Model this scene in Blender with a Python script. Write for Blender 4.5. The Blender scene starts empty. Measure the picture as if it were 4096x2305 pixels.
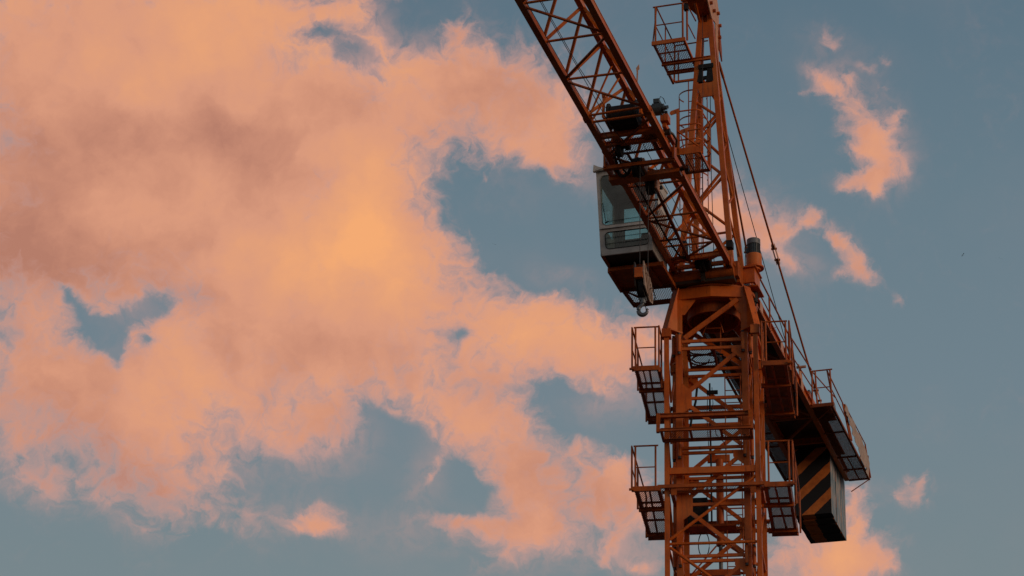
import bpy, math, random
from mathutils import Vector, Matrix
R = math.radians
random.seed(7)
S = bpy.context.scene
# ------------------------------------------------------------------ camera
PITCH, ROLL, FPX = R(25.831), R(1.4446), 10208.9
GZ = 1.6                                     # eye height above the ground
fw = Vector((0, math.cos(PITCH), math.sin(PITCH)))
up0 = Vector((0, -math.sin(PITCH), math.cos(PITCH)))
rt0 = Vector((1, 0, 0))
rt = rt0*math.cos(ROLL) + up0*math.sin(ROLL)
upv = -rt0*math.sin(ROLL) + up0*math.cos(ROLL)
cd = bpy.data.cameras.new('camera'); cam = bpy.data.objects.new('camera', cd)
S.collection.objects.link(cam)
m = Matrix((rt, upv, -fw)).transposed().to_4x4(); m.translation = (0, 0, GZ)
cam.matrix_world = m
cd.sensor_width = 36; cd.lens = 36*FPX/4096; cd.clip_start = .5; cd.clip_end = 20000
S.camera = cam
# ------------------------------------------------------------------ exposure
S.view_settings.view_transform = 'Standard'; S.view_settings.look = 'None'
S.view_settings.exposure = 0; S.view_settings.gamma = 1
S.render.resolution_x = 1024; S.render.resolution_y = 576
# ------------------------------------------------------------------ world: dusk sky with lit clouds, laid out by compass direction
W = bpy.data.worlds.new('World'); S.world = W; W.use_nodes = True
nt = W.node_tree; nt.nodes.clear(); L = nt.links.new
def N(t, **k):
    n = nt.nodes.new(t)
    for a, b in k.items(): setattr(n, a, b)
    return n
def lk(a, sock):
    if isinstance(a, (int, float)): sock.default_value = a
    elif isinstance(a, tuple): sock.default_value = a
    else: L(a, sock)
def MA(op, a, b=None, c=None, clamp=False):
    n = N('ShaderNodeMath', operation=op, use_clamp=clamp)
    lk(a, n.inputs[0])
    if b is not None: lk(b, n.inputs[1])
    if c is not None: lk(c, n.inputs[2])
    return n.outputs[0]
def VM(op, a, b=None, out=0):
    n = N('ShaderNodeVectorMath', operation=op); lk(a, n.inputs[0])
    if b is not None: lk(b, n.inputs[1])
    return n.outputs['Value'] if op in ('DOT_PRODUCT', 'LENGTH') else n.outputs[0]
def RANGE(v, a, b, c=0., d=1., smooth=True):
    n = N('ShaderNodeMapRange', interpolation_type='SMOOTHSTEP' if smooth else 'LINEAR')
    lk(v, n.inputs[0])
    for i, x in enumerate((a, b, c, d)): n.inputs[i+1].default_value = x
    return n.outputs[0]
def MIX(f, a, b, blend='MIX'):
    n = N('ShaderNodeMix', data_type='RGBA', blend_type=blend)
    lk(f, n.inputs[0]); lk(a, n.inputs[6]); lk(b, n.inputs[7]); return n.outputs[2]
def NOISE(v, scale, detail=6, rough=.6, dist=0., col=False):
    n = N('ShaderNodeTexNoise'); n.inputs['Scale'].default_value = scale
    n.inputs['Detail'].default_value = detail; n.inputs['Roughness'].default_value = rough
    n.inputs['Distortion'].default_value = dist; lk(v, n.inputs['Vector'])
    return n.outputs['Color' if col else 0]
def c4(r, g, b):
    f = lambda x: (x/255/12.92) if x/255 <= .04045 else ((x/255+.055)/1.055)**2.4
    return (f(r), f(g), f(b), 1)
dirv = N('ShaderNodeTexCoord').outputs['Generated']
# domain warp, so cloud edges curl and tear
w1 = VM('SCALE', VM('SUBTRACT', NOISE(dirv, 14, 3, .55, col=True), (.5, .5, .5))); w1.node.inputs[3].default_value = .020
w2 = VM('SCALE', VM('SUBTRACT', NOISE(dirv, 60, 5, .62, col=True), (.5, .5, .5))); w2.node.inputs[3].default_value = .013
dw = VM('ADD', VM('ADD', dirv, w1), w2)
fz = VM('DOT_PRODUCT', dw, tuple(fw))
fzc = MA('MAXIMUM', fz, .05)
uu = MA('DIVIDE', VM('DOT_PRODUCT', dw, tuple(rt0)), fzc)
vv = MA('DIVIDE', VM('DOT_PRODUCT', dw, tuple(up0)), fzc)
cx = N('ShaderNodeCombineXYZ'); L(uu, cx.inputs[0]); L(vv, cx.inputs[1])
uv = cx.outputs[0]
K = 1/6420.                                  # sky chart unit: 1/6420 rad, origin at heading north, 25.8 deg up
un = MA('MULTIPLY', uu, 5.); vn = MA('MULTIPLY', vv, 5.)
q1 = N('ShaderNodeCombineXYZ'); L(MA('MULTIPLY', un, un), q1.inputs[0]); L(MA('MULTIPLY', un, vn), q1.inputs[1]); L(MA('MULTIPLY', vn, vn), q1.inputs[2])
q2 = N('ShaderNodeCombineXYZ'); L(un, q2.inputs[0]); L(vn, q2.inputs[1]); q2.inputs[2].default_value = 1
SKY = None
def blobs(lst, base):
    """sum of soft elliptical cloud banks (x, y, radii, tilt, weight): each is exp(-quadratic form)"""
    acc = base
    for (x, y, rx, ry, a, w) in lst:
        if 0 < w < .6 and lst is SKY: w = w*1.2+.08
        if w > 0 and x > 1750 and lst is SKY: rx, ry = rx*1.22, ry*1.22
        px, py = x-1288, 725-y
        c, s = math.cos(ROLL), math.sin(ROLL); K5 = K*5
        x0, y0 = (px*c-py*s)*K5, (px*s+py*c)*K5; rx, ry = rx*K5, ry*K5
        ca, sa = math.cos(R(a)), -math.sin(R(a))
        A = ca*ca/rx**2 + sa*sa/ry**2; B = 2*ca*sa*(1/rx**2-1/ry**2); C = sa*sa/rx**2 + ca*ca/ry**2
        D = -2*A*x0-B*y0; E_ = -2*C*y0-B*x0; F = A*x0*x0+B*x0*y0+C*y0*y0
        d = MA('ADD', VM('DOT_PRODUCT', q1.outputs[0], (A, B, C)), VM('DOT_PRODUCT', q2.outputs[0], (D, E_, F)))
        acc = MA('ADD', acc, MA('MULTIPLY', MA('POWER', .3679, d), w))
    return acc
#SKYBLOBS
CLOUD = [
 # the great bank on the left
 (150,120,330,260,0,1.1),(520,160,300,210,0,.95),(800,280,190,140,0,.8),(250,470,360,240,0,1.1),(680,520,300,250,0,1.1),(60,640,220,150,0,.7),
 (960,470,150,190,0,.65),(1010,640,150,190,0,.65),(780,30,230,60,-8,.8),(640,820,330,170,0,.9),(940,880,260,150,0,.8),
 # the arm at the top, with its ragged crown
 (1200,190,150,100,10,.95),(1330,260,120,130,50,.75),(1080,280,130,120,0,.5),(1400,340,80,110,25,.5),(1165,60,45,50,0,.45),(1010,110,90,55,20,.32),(1440,430,60,44,50,.42),(1365,385,80,44,10,.35),(1250,370,60,30,0,.2),(1225,440,16,30,-20,.28),
 # the right shoulder
 (1180,620,55,70,-25,.55),(1180,770,130,110,0,.6),(1340,820,150,110,0,.9),(1480,850,120,100,0,.75),(1600,880,90,95,0,.6),(1330,930,200,45,3,.35),
 # lower left bank and its veils
 (120,960,200,150,15,1.0),(330,1060,190,110,28,.85),(430,1170,170,90,15,.6),(560,1120,80,70,0,.3),(480,950,120,110,0,.5),(410,1275,150,80,15,.36),(540,1320,110,50,0,.22),(90,1215,110,60,20,.26),(60,1110,120,40,0,.2),(230,1190,140,50,15,.2),
 # torn middle
 (620,1010,75,80,0,.33),(700,1080,110,70,0,.38),(830,1060,80,70,-15,.48),(880,1100,40,40,0,.2),
 # the lower column
 (1180,1010,110,90,0,.7),(1270,1060,100,100,0,.65),(1310,1180,100,120,0,.7),(1420,1230,150,110,0,.75),(1540,1230,90,80,0,.45),(1600,1290,60,50,0,.3),(1455,1105,34,42,30,.4),(1570,1165,40,16,-15,.3),
 (1120,1180,18,75,26,.45),(1160,1315,120,28,4,.55),(1340,1340,130,60,0,.5),(1260,1400,130,40,-30,.3),(1520,1385,24,70,33,.45),(1590,1440,60,20,0,.3),
 (795,1300,75,34,8,.52),(830,1335,60,24,12,.35),(745,1330,50,20,0,.25),(1015,1094,24,14,0,.26),(740,1225,14,10,0,.22),
 # patches on the right
 (2085,228,42,24,30,.55),(2160,300,42,72,-28,.85),(2190,370,50,40,20,.6),(2240,400,36,60,-22,.45),(2195,455,70,22,0,.55),(2150,470,30,12,-20,.3),(2045,185,40,14,35,.36),(2133,195,18,20,0,.34),(2260,290,22,26,0,.40),(2215,480,22,26,0,.35),
 (2050,72,14,24,-20,.34),(2075,100,26,13,-20,.33),(2172,152,28,12,10,.26),(2215,132,22,8,25,.27),(2235,205,18,6,35,.2),(2020,225,40,10,10,.24),
 (1795,530,60,85,0,.85),(1888,560,78,48,12,.75),(1915,615,66,34,30,.5),(1965,585,30,18,20,.3),(1974,672,26,20,0,.33),
 (2020,560,40,16,-30,.42),(2035,540,14,20,0,.25),(2082,595,40,25,25,.45),(2095,620,36,16,40,.35),(2145,655,22,44,-28,.5),(2165,690,38,18,30,.4),(2110,690,26,12,-10,.26),
 (2130,1350,70,70,0,.85),(2160,1265,30,50,0,.45),(2200,1395,60,50,0,.6),(2090,1425,100,60,0,.6),(1985,1380,70,50,0,.34),(1950,1440,30,30,0,.2),(2230,1410,40,30,0,.3),
 (2290,1235,44,28,-10,.38),(2312,1215,10,30,25,.3),(2250,1245,18,20,0,.2),(2275,1205,8,16,-20,.22),(2305,1270,30,14,20,.25),(2237,742,12,16,0,.27),
 (1905,1010,12,30,0,.15),(1700,1420,40,30,0,.3)]
HOLES = [
 (218,815,48,26,48,-.85),(262,868,40,40,0,-.95),(298,912,22,46,0,-.85),(325,825,56,24,-28,-.8),(384,782,36,26,-30,-.85),(178,758,34,14,40,-.6),(225,862,44,16,0,-.5),(370,877,26,12,-10,-.7),
 (815,82,60,20,-5,-.62),(921,140,60,30,0,-.72),(875,155,36,14,10,-.4),(1000,78,24,36,-20,-.4),(1040,45,18,28,0,-.3),(960,185,40,12,10,-.35),(860,60,30,14,-20,-.3),(850,120,60,30,0,-.3),(985,50,70,40,15,-.5),(1070,90,40,40,0,-.3),(1060,20,80,24,0,-.5),
 (1320,578,142,96,20,-.9),(1172,500,30,48,0,-.5),(1125,560,22,14,0,-.45),(1380,680,110,34,20,-.35),(1530,620,120,130,0,-.7),
 (1180,1215,48,62,-25,-.95),(1120,1265,40,16,0,-.4),(1450,1035,60,55,0,-.85),(1400,985,70,22,25,-.45),(1560,1065,80,42,10,-.65),(1160,837,34,15,10,-.5),
 (900,1215,160,50,0,-.5),(1010,1110,85,60,0,-.65),(731,1002,24,18,0,-.35),(553,1048,34,26,0,-.4),(960,1030,34,28,0,-.4),(600,1150,60,60,0,-.3),
 (140,1155,80,28,15,-.35),(960,1300,80,90,0,-.4),(1450,1340,45,40,0,-.35),(1640,1100,60,60,0,-.3),(2098,238,8,7,0,-.4),(1345,640,60,60,0,-.3),(2010,605,30,20,0,-.45),(2000,650,50,20,30,-.35),(2205,1240,22,30,0,-.3)]
n1 = NOISE(dw, 30, 7, .56); n2 = NOISE(dw, 110, 6, .60, 1.0); n3 = NOISE(dirv, 9, 3, .5)
VEIL = [(450,1260,200,80,10,.62),(100,1200,150,60,15,.5),(250,1130,160,60,20,.4),(740,1110,150,80,0,.62),(600,1020,90,110,0,.62),(880,1080,60,70,0,.4),(1300,1370,260,70,0,.6),
        (1000,110,140,60,-30,.55),(870,170,120,40,0,.45),(2150,150,110,50,10,.22),(2050,85,50,40,0,.3),(1975,560,50,40,0,.3),(1990,680,70,26,0,.25),(1270,480,70,50,0,.3),(1400,690,90,26,20,.25),(1130,560,40,60,0,.3),(960,60,80,40,0,.4),(1480,1010,60,40,0,.3),(280,900,50,50,0,.12),(1960,630,60,60,0,.4),(1990,1390,110,60,0,.6),(2230,1245,110,36,0,.42),
        (1090,1210,50,110,20,.35),(1600,1010,90,50,0,.25),(1470,420,60,90,-30,.4),(1180,430,60,70,0,.35),(2250,330,50,110,-20,.45),(2060,200,70,40,20,.35),(1560,1420,130,50,0,.4),(830,1300,150,50,5,.35),(340,800,90,50,0,.3),(1640,860,70,90,0,.4)]
SKY = CLOUD+HOLES
field = blobs(SKY, -.31)
# away from this patch of sky the same weather goes on as broken cloud
front = RANGE(VM('LENGTH', uv), .22, .34)
behind = MA('LESS_THAN', fz, .3)
away = MA('MAXIMUM', front, behind, clamp=True)
gen = MA('MULTIPLY_ADD', NOISE(dw, 5, 4, .55), 5.0, -2.75)
mixn = N('ShaderNodeMix', data_type='FLOAT'); L(away, mixn.inputs[0]); L(field, mixn.inputs[2]); L(gen, mixn.inputs[3])
near = RANGE(mixn.outputs[0], -.34, .10, .25, 1.)
dens = MA('ADD', mixn.outputs[0], MA('MULTIPLY', near, MA('MULTIPLY_ADD', MA('SUBTRACT', n2, .5), 1.55, MA('MULTIPLY', MA('SUBTRACT', n1, .5), 1.9))))
veil = MA('MULTIPLY', blobs(VEIL, 0.), RANGE(n1, .30, .66))
veil = MA('MULTIPLY', veil, RANGE(n2, .15, .6), clamp=True)
alpha = RANGE(dens, -.30, .74)
alpha = MA('SUBTRACT', 1., MA('MULTIPLY', MA('SUBTRACT', 1., alpha), MA('SUBTRACT', 1., veil)))
thick = RANGE(dens, .05, 1.0)
# colour of the lit clouds
GLOW = [(925,590,80,60,40,.18),(905,545,60,110,15,.08),(930,480,130,130,0,.14),(880,620,200,150,20,.20),(900,560,230,200,0,.14),(1330,830,330,120,5,.24),(1450,835,90,60,0,.22),(500,950,130,60,60,.22),(380,240,110,70,0,.18),(430,1130,190,80,35,.26),
        (640,90,330,160,0,.28),(60,110,200,140,0,.12),(760,720,260,120,0,.18),(900,400,220,140,0,.12),(2180,330,110,110,0,.10),(2130,1370,70,80,0,.26),(1240,1060,130,120,0,.10)]
DIM = [(20,640,230,110,0,-.36),(340,640,200,60,-20,-.12),(240,330,90,90,0,-.14),(560,330,170,70,25,-.26),(640,400,170,60,25,-.16),(30,480,110,110,0,-.10),(260,730,300,60,5,-.20),(130,1150,260,70,15,-.26),(300,1320,300,90,0,-.28),
       (20,1000,140,80,0,-.12),(1250,260,200,120,0,-.02),(1400,1260,200,120,0,-.06),(560,880,200,80,0,-.10),(210,430,120,80,20,-.10)]
glow = blobs(GLOW+DIM, .33)
glow = MA('MULTIPLY_ADD', MA('SUBTRACT', NOISE(dw, 13, 6, .50), .5), .50, glow)
glow = MA('MULTIPLY_ADD', MA('SUBTRACT', n2, .5), .10, glow)
# relief: folds that face the low sun are brighter than the folds behind them
n1s = NOISE(VM('ADD', dw, (.0035, 0, .0045)), 34, 5, .60)
glow = MA('MULTIPLY_ADD', MA('SUBTRACT', n1, n1s), .60, glow)
glow = MA('MULTIPLY_ADD', MA('SUBTRACT', n1, .5), .22, glow)
ramp = N('ShaderNodeValToRGB'); L(glow, ramp.inputs[0]); cr = ramp.color_ramp
stops = [(0, c4(181,125,106)), (.2, c4(200,140,116)), (.42, c4(217,154,125)), (.68, c4(228,161,121)), (1, c4(244,171,116))]
cr.elements[0].position = 0; cr.elements[0].color = stops[0][1]
cr.elements[1].position = 1; cr.elements[1].color = stops[-1][1]
for p, c in stops[1:-1]: cr.elements.new(p).color = c
cloudcol = MIX(thick, c4(203,156,145), ramp.outputs[0])
cloudcol = MIX(MA('MULTIPLY', away, .8), cloudcol, c4(118,92,88))   # unseen cloud dulled to lower the ambient light on the crane
# clear sky: physical sky model, greyed by the dusk haze
sky = N('ShaderNodeTexSky', sky_type='NISHITA'); sky.sun_disc = False
SUN_EL, SUN_AZ = R(8), R(126)               # low sun to the right of the view and a little behind it
sky.sun_elevation = SUN_EL; sky.sun_rotation = SUN_AZ
sky.altitude = 100; sky.air_density = 1.0; sky.dust_density = 2.0; sky.ozone_density = 2
skyn = VM('SCALE', sky.outputs[0]); skyn.node.inputs[3].default_value = .10
sep = N('ShaderNodeSeparateXYZ'); L(dirv, sep.inputs[0])
el = N('ShaderNodeValToRGB'); L(sep.outputs[2], el.inputs[0]); e = el.color_ramp
e.elements[0].position = 0; e.elements[0].color = c4(150,140,135)
e.elements[1].position = .80; e.elements[1].color = c4(52,68,80)
for p, c in ((.33, c4(120,135,140)), (.40, c4(113,131,141)), (.47, c4(104,125,137)), (.54, c4(92,115,130))): e.elements.new(p).color = c
clear = MIX(.05, el.outputs[0], skyn)
clear = MIX(MA('MULTIPLY', RANGE(NOISE(dirv, 16, 4, .5), .42, .75), .12), clear, c4(160,145,145))
full = MIX(alpha, clear, cloudcol)
bg = N('ShaderNodeBackground'); L(full, bg.inputs[0]); bg.inputs[1].default_value = 1.0
wo = N('ShaderNodeOutputWorld'); L(bg.outputs[0], wo.inputs[0])
W.cycles.sampling_method = 'MANUAL'; W.cycles.sample_map_resolution = 512
# ------------------------------------------------------------------ sun: soft, low, warm
sd = bpy.data.lights.new('sun', 'SUN'); so = bpy.data.objects.new('sun', sd); S.collection.objects.link(so)
sd.energy = 1.1; sd.angle = R(24); sd.color = (1, .66, .45)
sv = Vector((math.sin(SUN_AZ)*math.cos(SUN_EL), math.cos(SUN_AZ)*math.cos(SUN_EL), math.sin(SUN_EL)))
so.rotation_euler = sv.to_track_quat('Z', 'Y').to_euler()

# ================================================================== materials
def mat(name, base, rough=.5, metal=0., var=None, vscale=6., bump=.0, streak=None, spec=.5, trans=0., fade=None):
    M = bpy.data.materials.new(name); M.use_nodes = True
    t = M.node_tree; b = t.nodes['Principled BSDF']
    b.inputs['Roughness'].default_value = rough; b.inputs['Metallic'].default_value = metal
    b.inputs['Specular IOR Level'].default_value = spec
    b.inputs['Base Color'].default_value = (*base, 1)
    tc = t.nodes.new('ShaderNodeTexCoord'); last = None
    if var:
        n = t.nodes.new('ShaderNodeTexNoise'); n.inputs['Scale'].default_value = vscale; n.inputs['Detail'].default_value = 7
        n.inputs['Roughness'].default_value = .62
        t.links.new(tc.outputs['Object'], n.inputs['Vector'])
        r = t.nodes.new('ShaderNodeValToRGB'); t.links.new(n.outputs[0], r.inputs[0])
        r.color_ramp.elements[0].position = .3; r.color_ramp.elements[0].color = (*var, 1)
        r.color_ramp.elements[1].position = .62; r.color_ramp.elements[1].color = (*base, 1)
        last = r.outputs[0]
    if streak:
        mp = t.nodes.new('ShaderNodeMapping'); mp.inputs[3].default_value = (14, 14, 1.2)
        t.links.new(tc.outputs['Object'], mp.inputs[0])
        n2_ = t.nodes.new('ShaderNodeTexNoise'); n2_.inputs['Scale'].default_value = 1.4; n2_.inputs['Detail'].default_value = 8
        n2_.inputs['Roughness'].default_value = .7
        t.links.new(mp.outputs[0], n2_.inputs['Vector'])
        rr = t.nodes.new('ShaderNodeMapRange'); t.links.new(n2_.outputs[0], rr.inputs[0])
        rr.inputs[1].default_value = .54; rr.inputs[2].default_value = .70; rr.inputs[4].default_value = streak[1]
        mx_ = t.nodes.new('ShaderNodeMix'); mx_.data_type = 'RGBA'
        t.links.new(rr.outputs[0], mx_.inputs[0])
        if last: t.links.new(last, mx_.inputs[6])
        else: mx_.inputs[6].default_value = (*base, 1)
        mx_.inputs[7].default_value = (*streak[0], 1); last = mx_.outputs[2]
    if fade and last:                        # broad sun-faded and repainted patches
        nf = t.nodes.new('ShaderNodeTexNoise'); nf.inputs['Scale'].default_value = .9; nf.inputs['Detail'].default_value = 3
        t.links.new(tc.outputs['Object'], nf.inputs['Vector'])
        rf = t.nodes.new('ShaderNodeMapRange'); t.links.new(nf.outputs[0], rf.inputs[0])
        rf.inputs[1].default_value = .50; rf.inputs[2].default_value = .62; rf.inputs[4].default_value = .45
        mf = t.nodes.new('ShaderNodeMix'); mf.data_type = 'RGBA'; t.links.new(rf.outputs[0], mf.inputs[0]); t.links.new(last, mf.inputs[6])
        mf.inputs[7].default_value = (*fade, 1); last = mf.outputs[2]
    if last: t.links.new(last, b.inputs['Base Color'])
    if bump:
        nb = t.nodes.new('ShaderNodeTexNoise'); nb.inputs['Scale'].default_value = 40; nb.inputs['Detail'].default_value = 4
        t.links.new(tc.outputs['Object'], nb.inputs['Vector'])
        bp = t.nodes.new('ShaderNodeBump'); bp.inputs['Strength'].default_value = bump; bp.inputs['Distance'].default_value = .01
        t.links.new(nb.outputs[0], bp.inputs['Height']); t.links.new(bp.outputs[0], b.inputs['Normal'])
    if trans: b.inputs['Transmission Weight'].default_value = trans
    return M
OR = mat('orange_paint', (.63,.134,.010), .42, spec=.32, var=(.40,.075,.008), vscale=2.6, bump=.15, streak=((.12,.035,.015), .75), fade=(.56,.20,.05))
OD = mat('worn_orange_paint', (.46,.100,.010), .5, spec=.28, var=(.24,.055,.013), vscale=5, bump=.2, streak=((.10,.04,.02), .7))
OP = mat('pale_orange_sheen_paint', (.66,.36,.22), .5, var=(.52,.24,.13), vscale=5, bump=.1, streak=((.25,.10,.05), .5))  # paler orange: glancing light from the right put into the plates' colour
GR = mat('grating_steel', (.27,.07,.02), .7, spec=.2, var=(.16,.05,.025), vscale=4)
BK = mat('black_rubber', (.009,.009,.010), .65, spec=.25, var=(.03,.03,.03), vscale=9)
DK = mat('greasy_dark_steel', (.035,.030,.028), .45, metal=.3, var=(.07,.045,.03), vscale=8, bump=.3)
GY = mat('grey_cast_metal', (.16,.18,.19), .45, metal=.2, var=(.09,.10,.11), vscale=8, bump=.2)
MG = mat('dark_green_grey_motor_paint', (.045,.065,.07), .4, var=(.03,.04,.045), vscale=6)
ML = mat('light_motor_housing', (.22,.25,.25), .4, var=(.13,.15,.155), vscale=6)
WH = mat('dirty_white_paint', (.55,.55,.52), .5, var=(.36,.36,.34), vscale=2.5, streak=((.30,.26,.22), .5))
WI = mat('grey_cab_lining', (.15,.165,.16), .7, var=(.09,.10,.10), vscale=4)
SE = mat('dark_seat_fabric', (.05,.05,.055), .8, var=(.03,.03,.03))
RP = mat('steel_rope', (.045,.04,.038), .5, metal=.3)
HK = mat('forged_grey_hook', (.15,.165,.18), .35, metal=.4, var=(.12,.12,.13), vscale=12)
PL = mat('weathered_wood_plate', (.38,.29,.23), .7, var=(.32,.21,.15), vscale=9, streak=((.12,.06,.04), .7))
CL = mat('sun_bleached_cloth', (.46,.38,.33), .85, var=(.36,.27,.21), vscale=7, streak=((.30,.18,.12), .6))
GD = mat('site_ground', (.06,.05,.04), .9, var=(.035,.03,.025), vscale=.4)
GLS = bpy.data.materials.new('cab_glass'); GLS.use_nodes = True
t = GLS.node_tree; t.nodes.clear()
o_ = t.nodes.new('ShaderNodeOutputMaterial'); g_ = t.nodes.new('ShaderNodeBsdfGlossy'); g_.inputs['Roughness'].default_value = .03
tr_ = t.nodes.new('ShaderNodeBsdfTransparent'); tr_.inputs[0].default_value = (.78,.88,.86,1)
df_ = t.nodes.new('ShaderNodeBsdfDiffuse'); df_.inputs[0].default_value = (.30,.32,.31,1)
nn_ = t.nodes.new('ShaderNodeTexNoise'); nn_.inputs['Scale'].default_value = 3; nn_.inputs['Detail'].default_value = 8
tc_ = t.nodes.new('ShaderNodeTexCoord'); t.links.new(tc_.outputs['Object'], nn_.inputs['Vector'])
rr_ = t.nodes.new('ShaderNodeMapRange'); t.links.new(nn_.outputs[0], rr_.inputs[0])
for i, v in enumerate((.45, .85, .02, .16)): rr_.inputs[i+1].default_value = v
m1 = t.nodes.new('ShaderNodeMixShader'); m2 = t.nodes.new('ShaderNodeMixShader')
t.links.new(rr_.outputs[0], m1.inputs[0]); t.links.new(tr_.outputs[0], m1.inputs[1]); t.links.new(df_.outputs[0], m1.inputs[2])
lw_ = t.nodes.new('ShaderNodeLayerWeight'); lw_.inputs[0].default_value = .5
pw_ = t.nodes.new('ShaderNodeMath'); pw_.operation = 'POWER'; pw_.inputs[1].default_value = 5; t.links.new(lw_.outputs['Facing'], pw_.inputs[0])
fa_ = t.nodes.new('ShaderNodeMath'); fa_.operation = 'MULTIPLY_ADD'; fa_.inputs[1].default_value = .9; fa_.inputs[2].default_value = .05
t.links.new(pw_.outputs[0], fa_.inputs[0]); t.links.new(fa_.outputs[0], m2.inputs[0]); t.links.new(m1.outputs[0], m2.inputs[1]); t.links.new(g_.outputs[0], m2.inputs[2])
t.links.new(m2.outputs[0], o_.inputs[0])

def stripe_mat():
    """counterweight front: broad diagonal bands of black over the orange, hand painted"""
    M = bpy.data.materials.new('hazard_striped_concrete'); M.use_nodes = True
    t = M.node_tree; b = t.nodes['Principled BSDF']; b.inputs['Roughness'].default_value = .75
    tc = t.nodes.new('ShaderNodeTexCoord'); sp = t.nodes.new('ShaderNodeSeparateXYZ')
    n = t.nodes.new('ShaderNodeTexNoise'); n.inputs['Scale'].default_value = 6; n.inputs['Detail'].default_value = 5
    t.links.new(tc.outputs['Object'], n.inputs['Vector']); t.links.new(tc.outputs['Object'], sp.inputs[0])
    def ma(op, a, b_=None, c_=None):
        q = t.nodes.new('ShaderNodeMath'); q.operation = op
        for i, x in enumerate((a, b_, c_)):
            if x is None: continue
            if isinstance(x, (int, float)): q.inputs[i].default_value = x
            else: t.links.new(x, q.inputs[i])
        return q.outputs[0]
    sxv = (math.cos(R(18.18)), -math.sin(R(18.18)))
    x = ma('MULTIPLY_ADD', sp.outputs[0], sxv[0], ma('MULTIPLY', sp.outputs[1], sxv[1]))
    d = ma('SUBTRACT', sp.outputs[2], ma('MULTIPLY', x, .90))
    d = ma('MULTIPLY_ADD', n.outputs[0], .07, d)
    ph = ma('FRACT', ma('MULTIPLY_ADD', d, 1/.74, STRIPE_PH))
    st = ma('COMPARE', ph, .205, .205)
    mx = t.nodes.new('ShaderNodeMix'); mx.data_type = 'RGBA'
    t.links.new(st, mx.inputs[0]); mx.inputs[6].default_value = (.010,.010,.012,1)
    r = t.nodes.new('ShaderNodeValToRGB'); t.links.new(n.outputs[0], r.inputs[0])
    r.color_ramp.elements[0].position = .3; r.color_ramp.elements[0].color = (.46,.12,.02,1)
    r.color_ramp.elements[1].position = .6; r.color_ramp.elements[1].color = (.68,.19,.03,1)
    t.links.new(r.outputs[0], mx.inputs[7]); t.links.new(mx.outputs[2], b.inputs['Base Color'])
    return M
def peel_mat():
    """counterweight flank: pale boards with blue paint peeling off"""
    M = bpy.data.materials.new('peeling_blue_concrete'); M.use_nodes = True
    t = M.node_tree; b = t.nodes['Principled BSDF']; b.inputs['Roughness'].default_value = .8
    tc = t.nodes.new('ShaderNodeTexCoord'); mp = t.nodes.new('ShaderNodeMapping'); mp.inputs[3].default_value = (5, 5, 1.3)
    t.links.new(tc.outputs['Object'], mp.inputs[0])
    n = t.nodes.new('ShaderNodeTexNoise'); n.inputs['Scale'].default_value = 1.6; n.inputs['Detail'].default_value = 9; n.inputs['Roughness'].default_value = .68
    t.links.new(mp.outputs[0], n.inputs['Vector'])
    r = t.nodes.new('ShaderNodeValToRGB'); t.links.new(n.outputs[0], r.inputs[0]); e = r.color_ramp
    e.elements[0].position = .36; e.elements[0].color = (.48,.39,.33,1)
    e.elements[1].position = .60; e.elements[1].color = (.16,.24,.30,1)
    e.elements.new(.46).color = (.40,.37,.35,1); e.elements.new(.50).color = (.20,.29,.35,1); e.elements.new(.70).color = (.07,.08,.09,1)
    t.links.new(r.outputs[0], b.inputs['Base Color'])
    return M
STRIPE_PH = .289
HS = stripe_mat(); PB = peel_mat()

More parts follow.
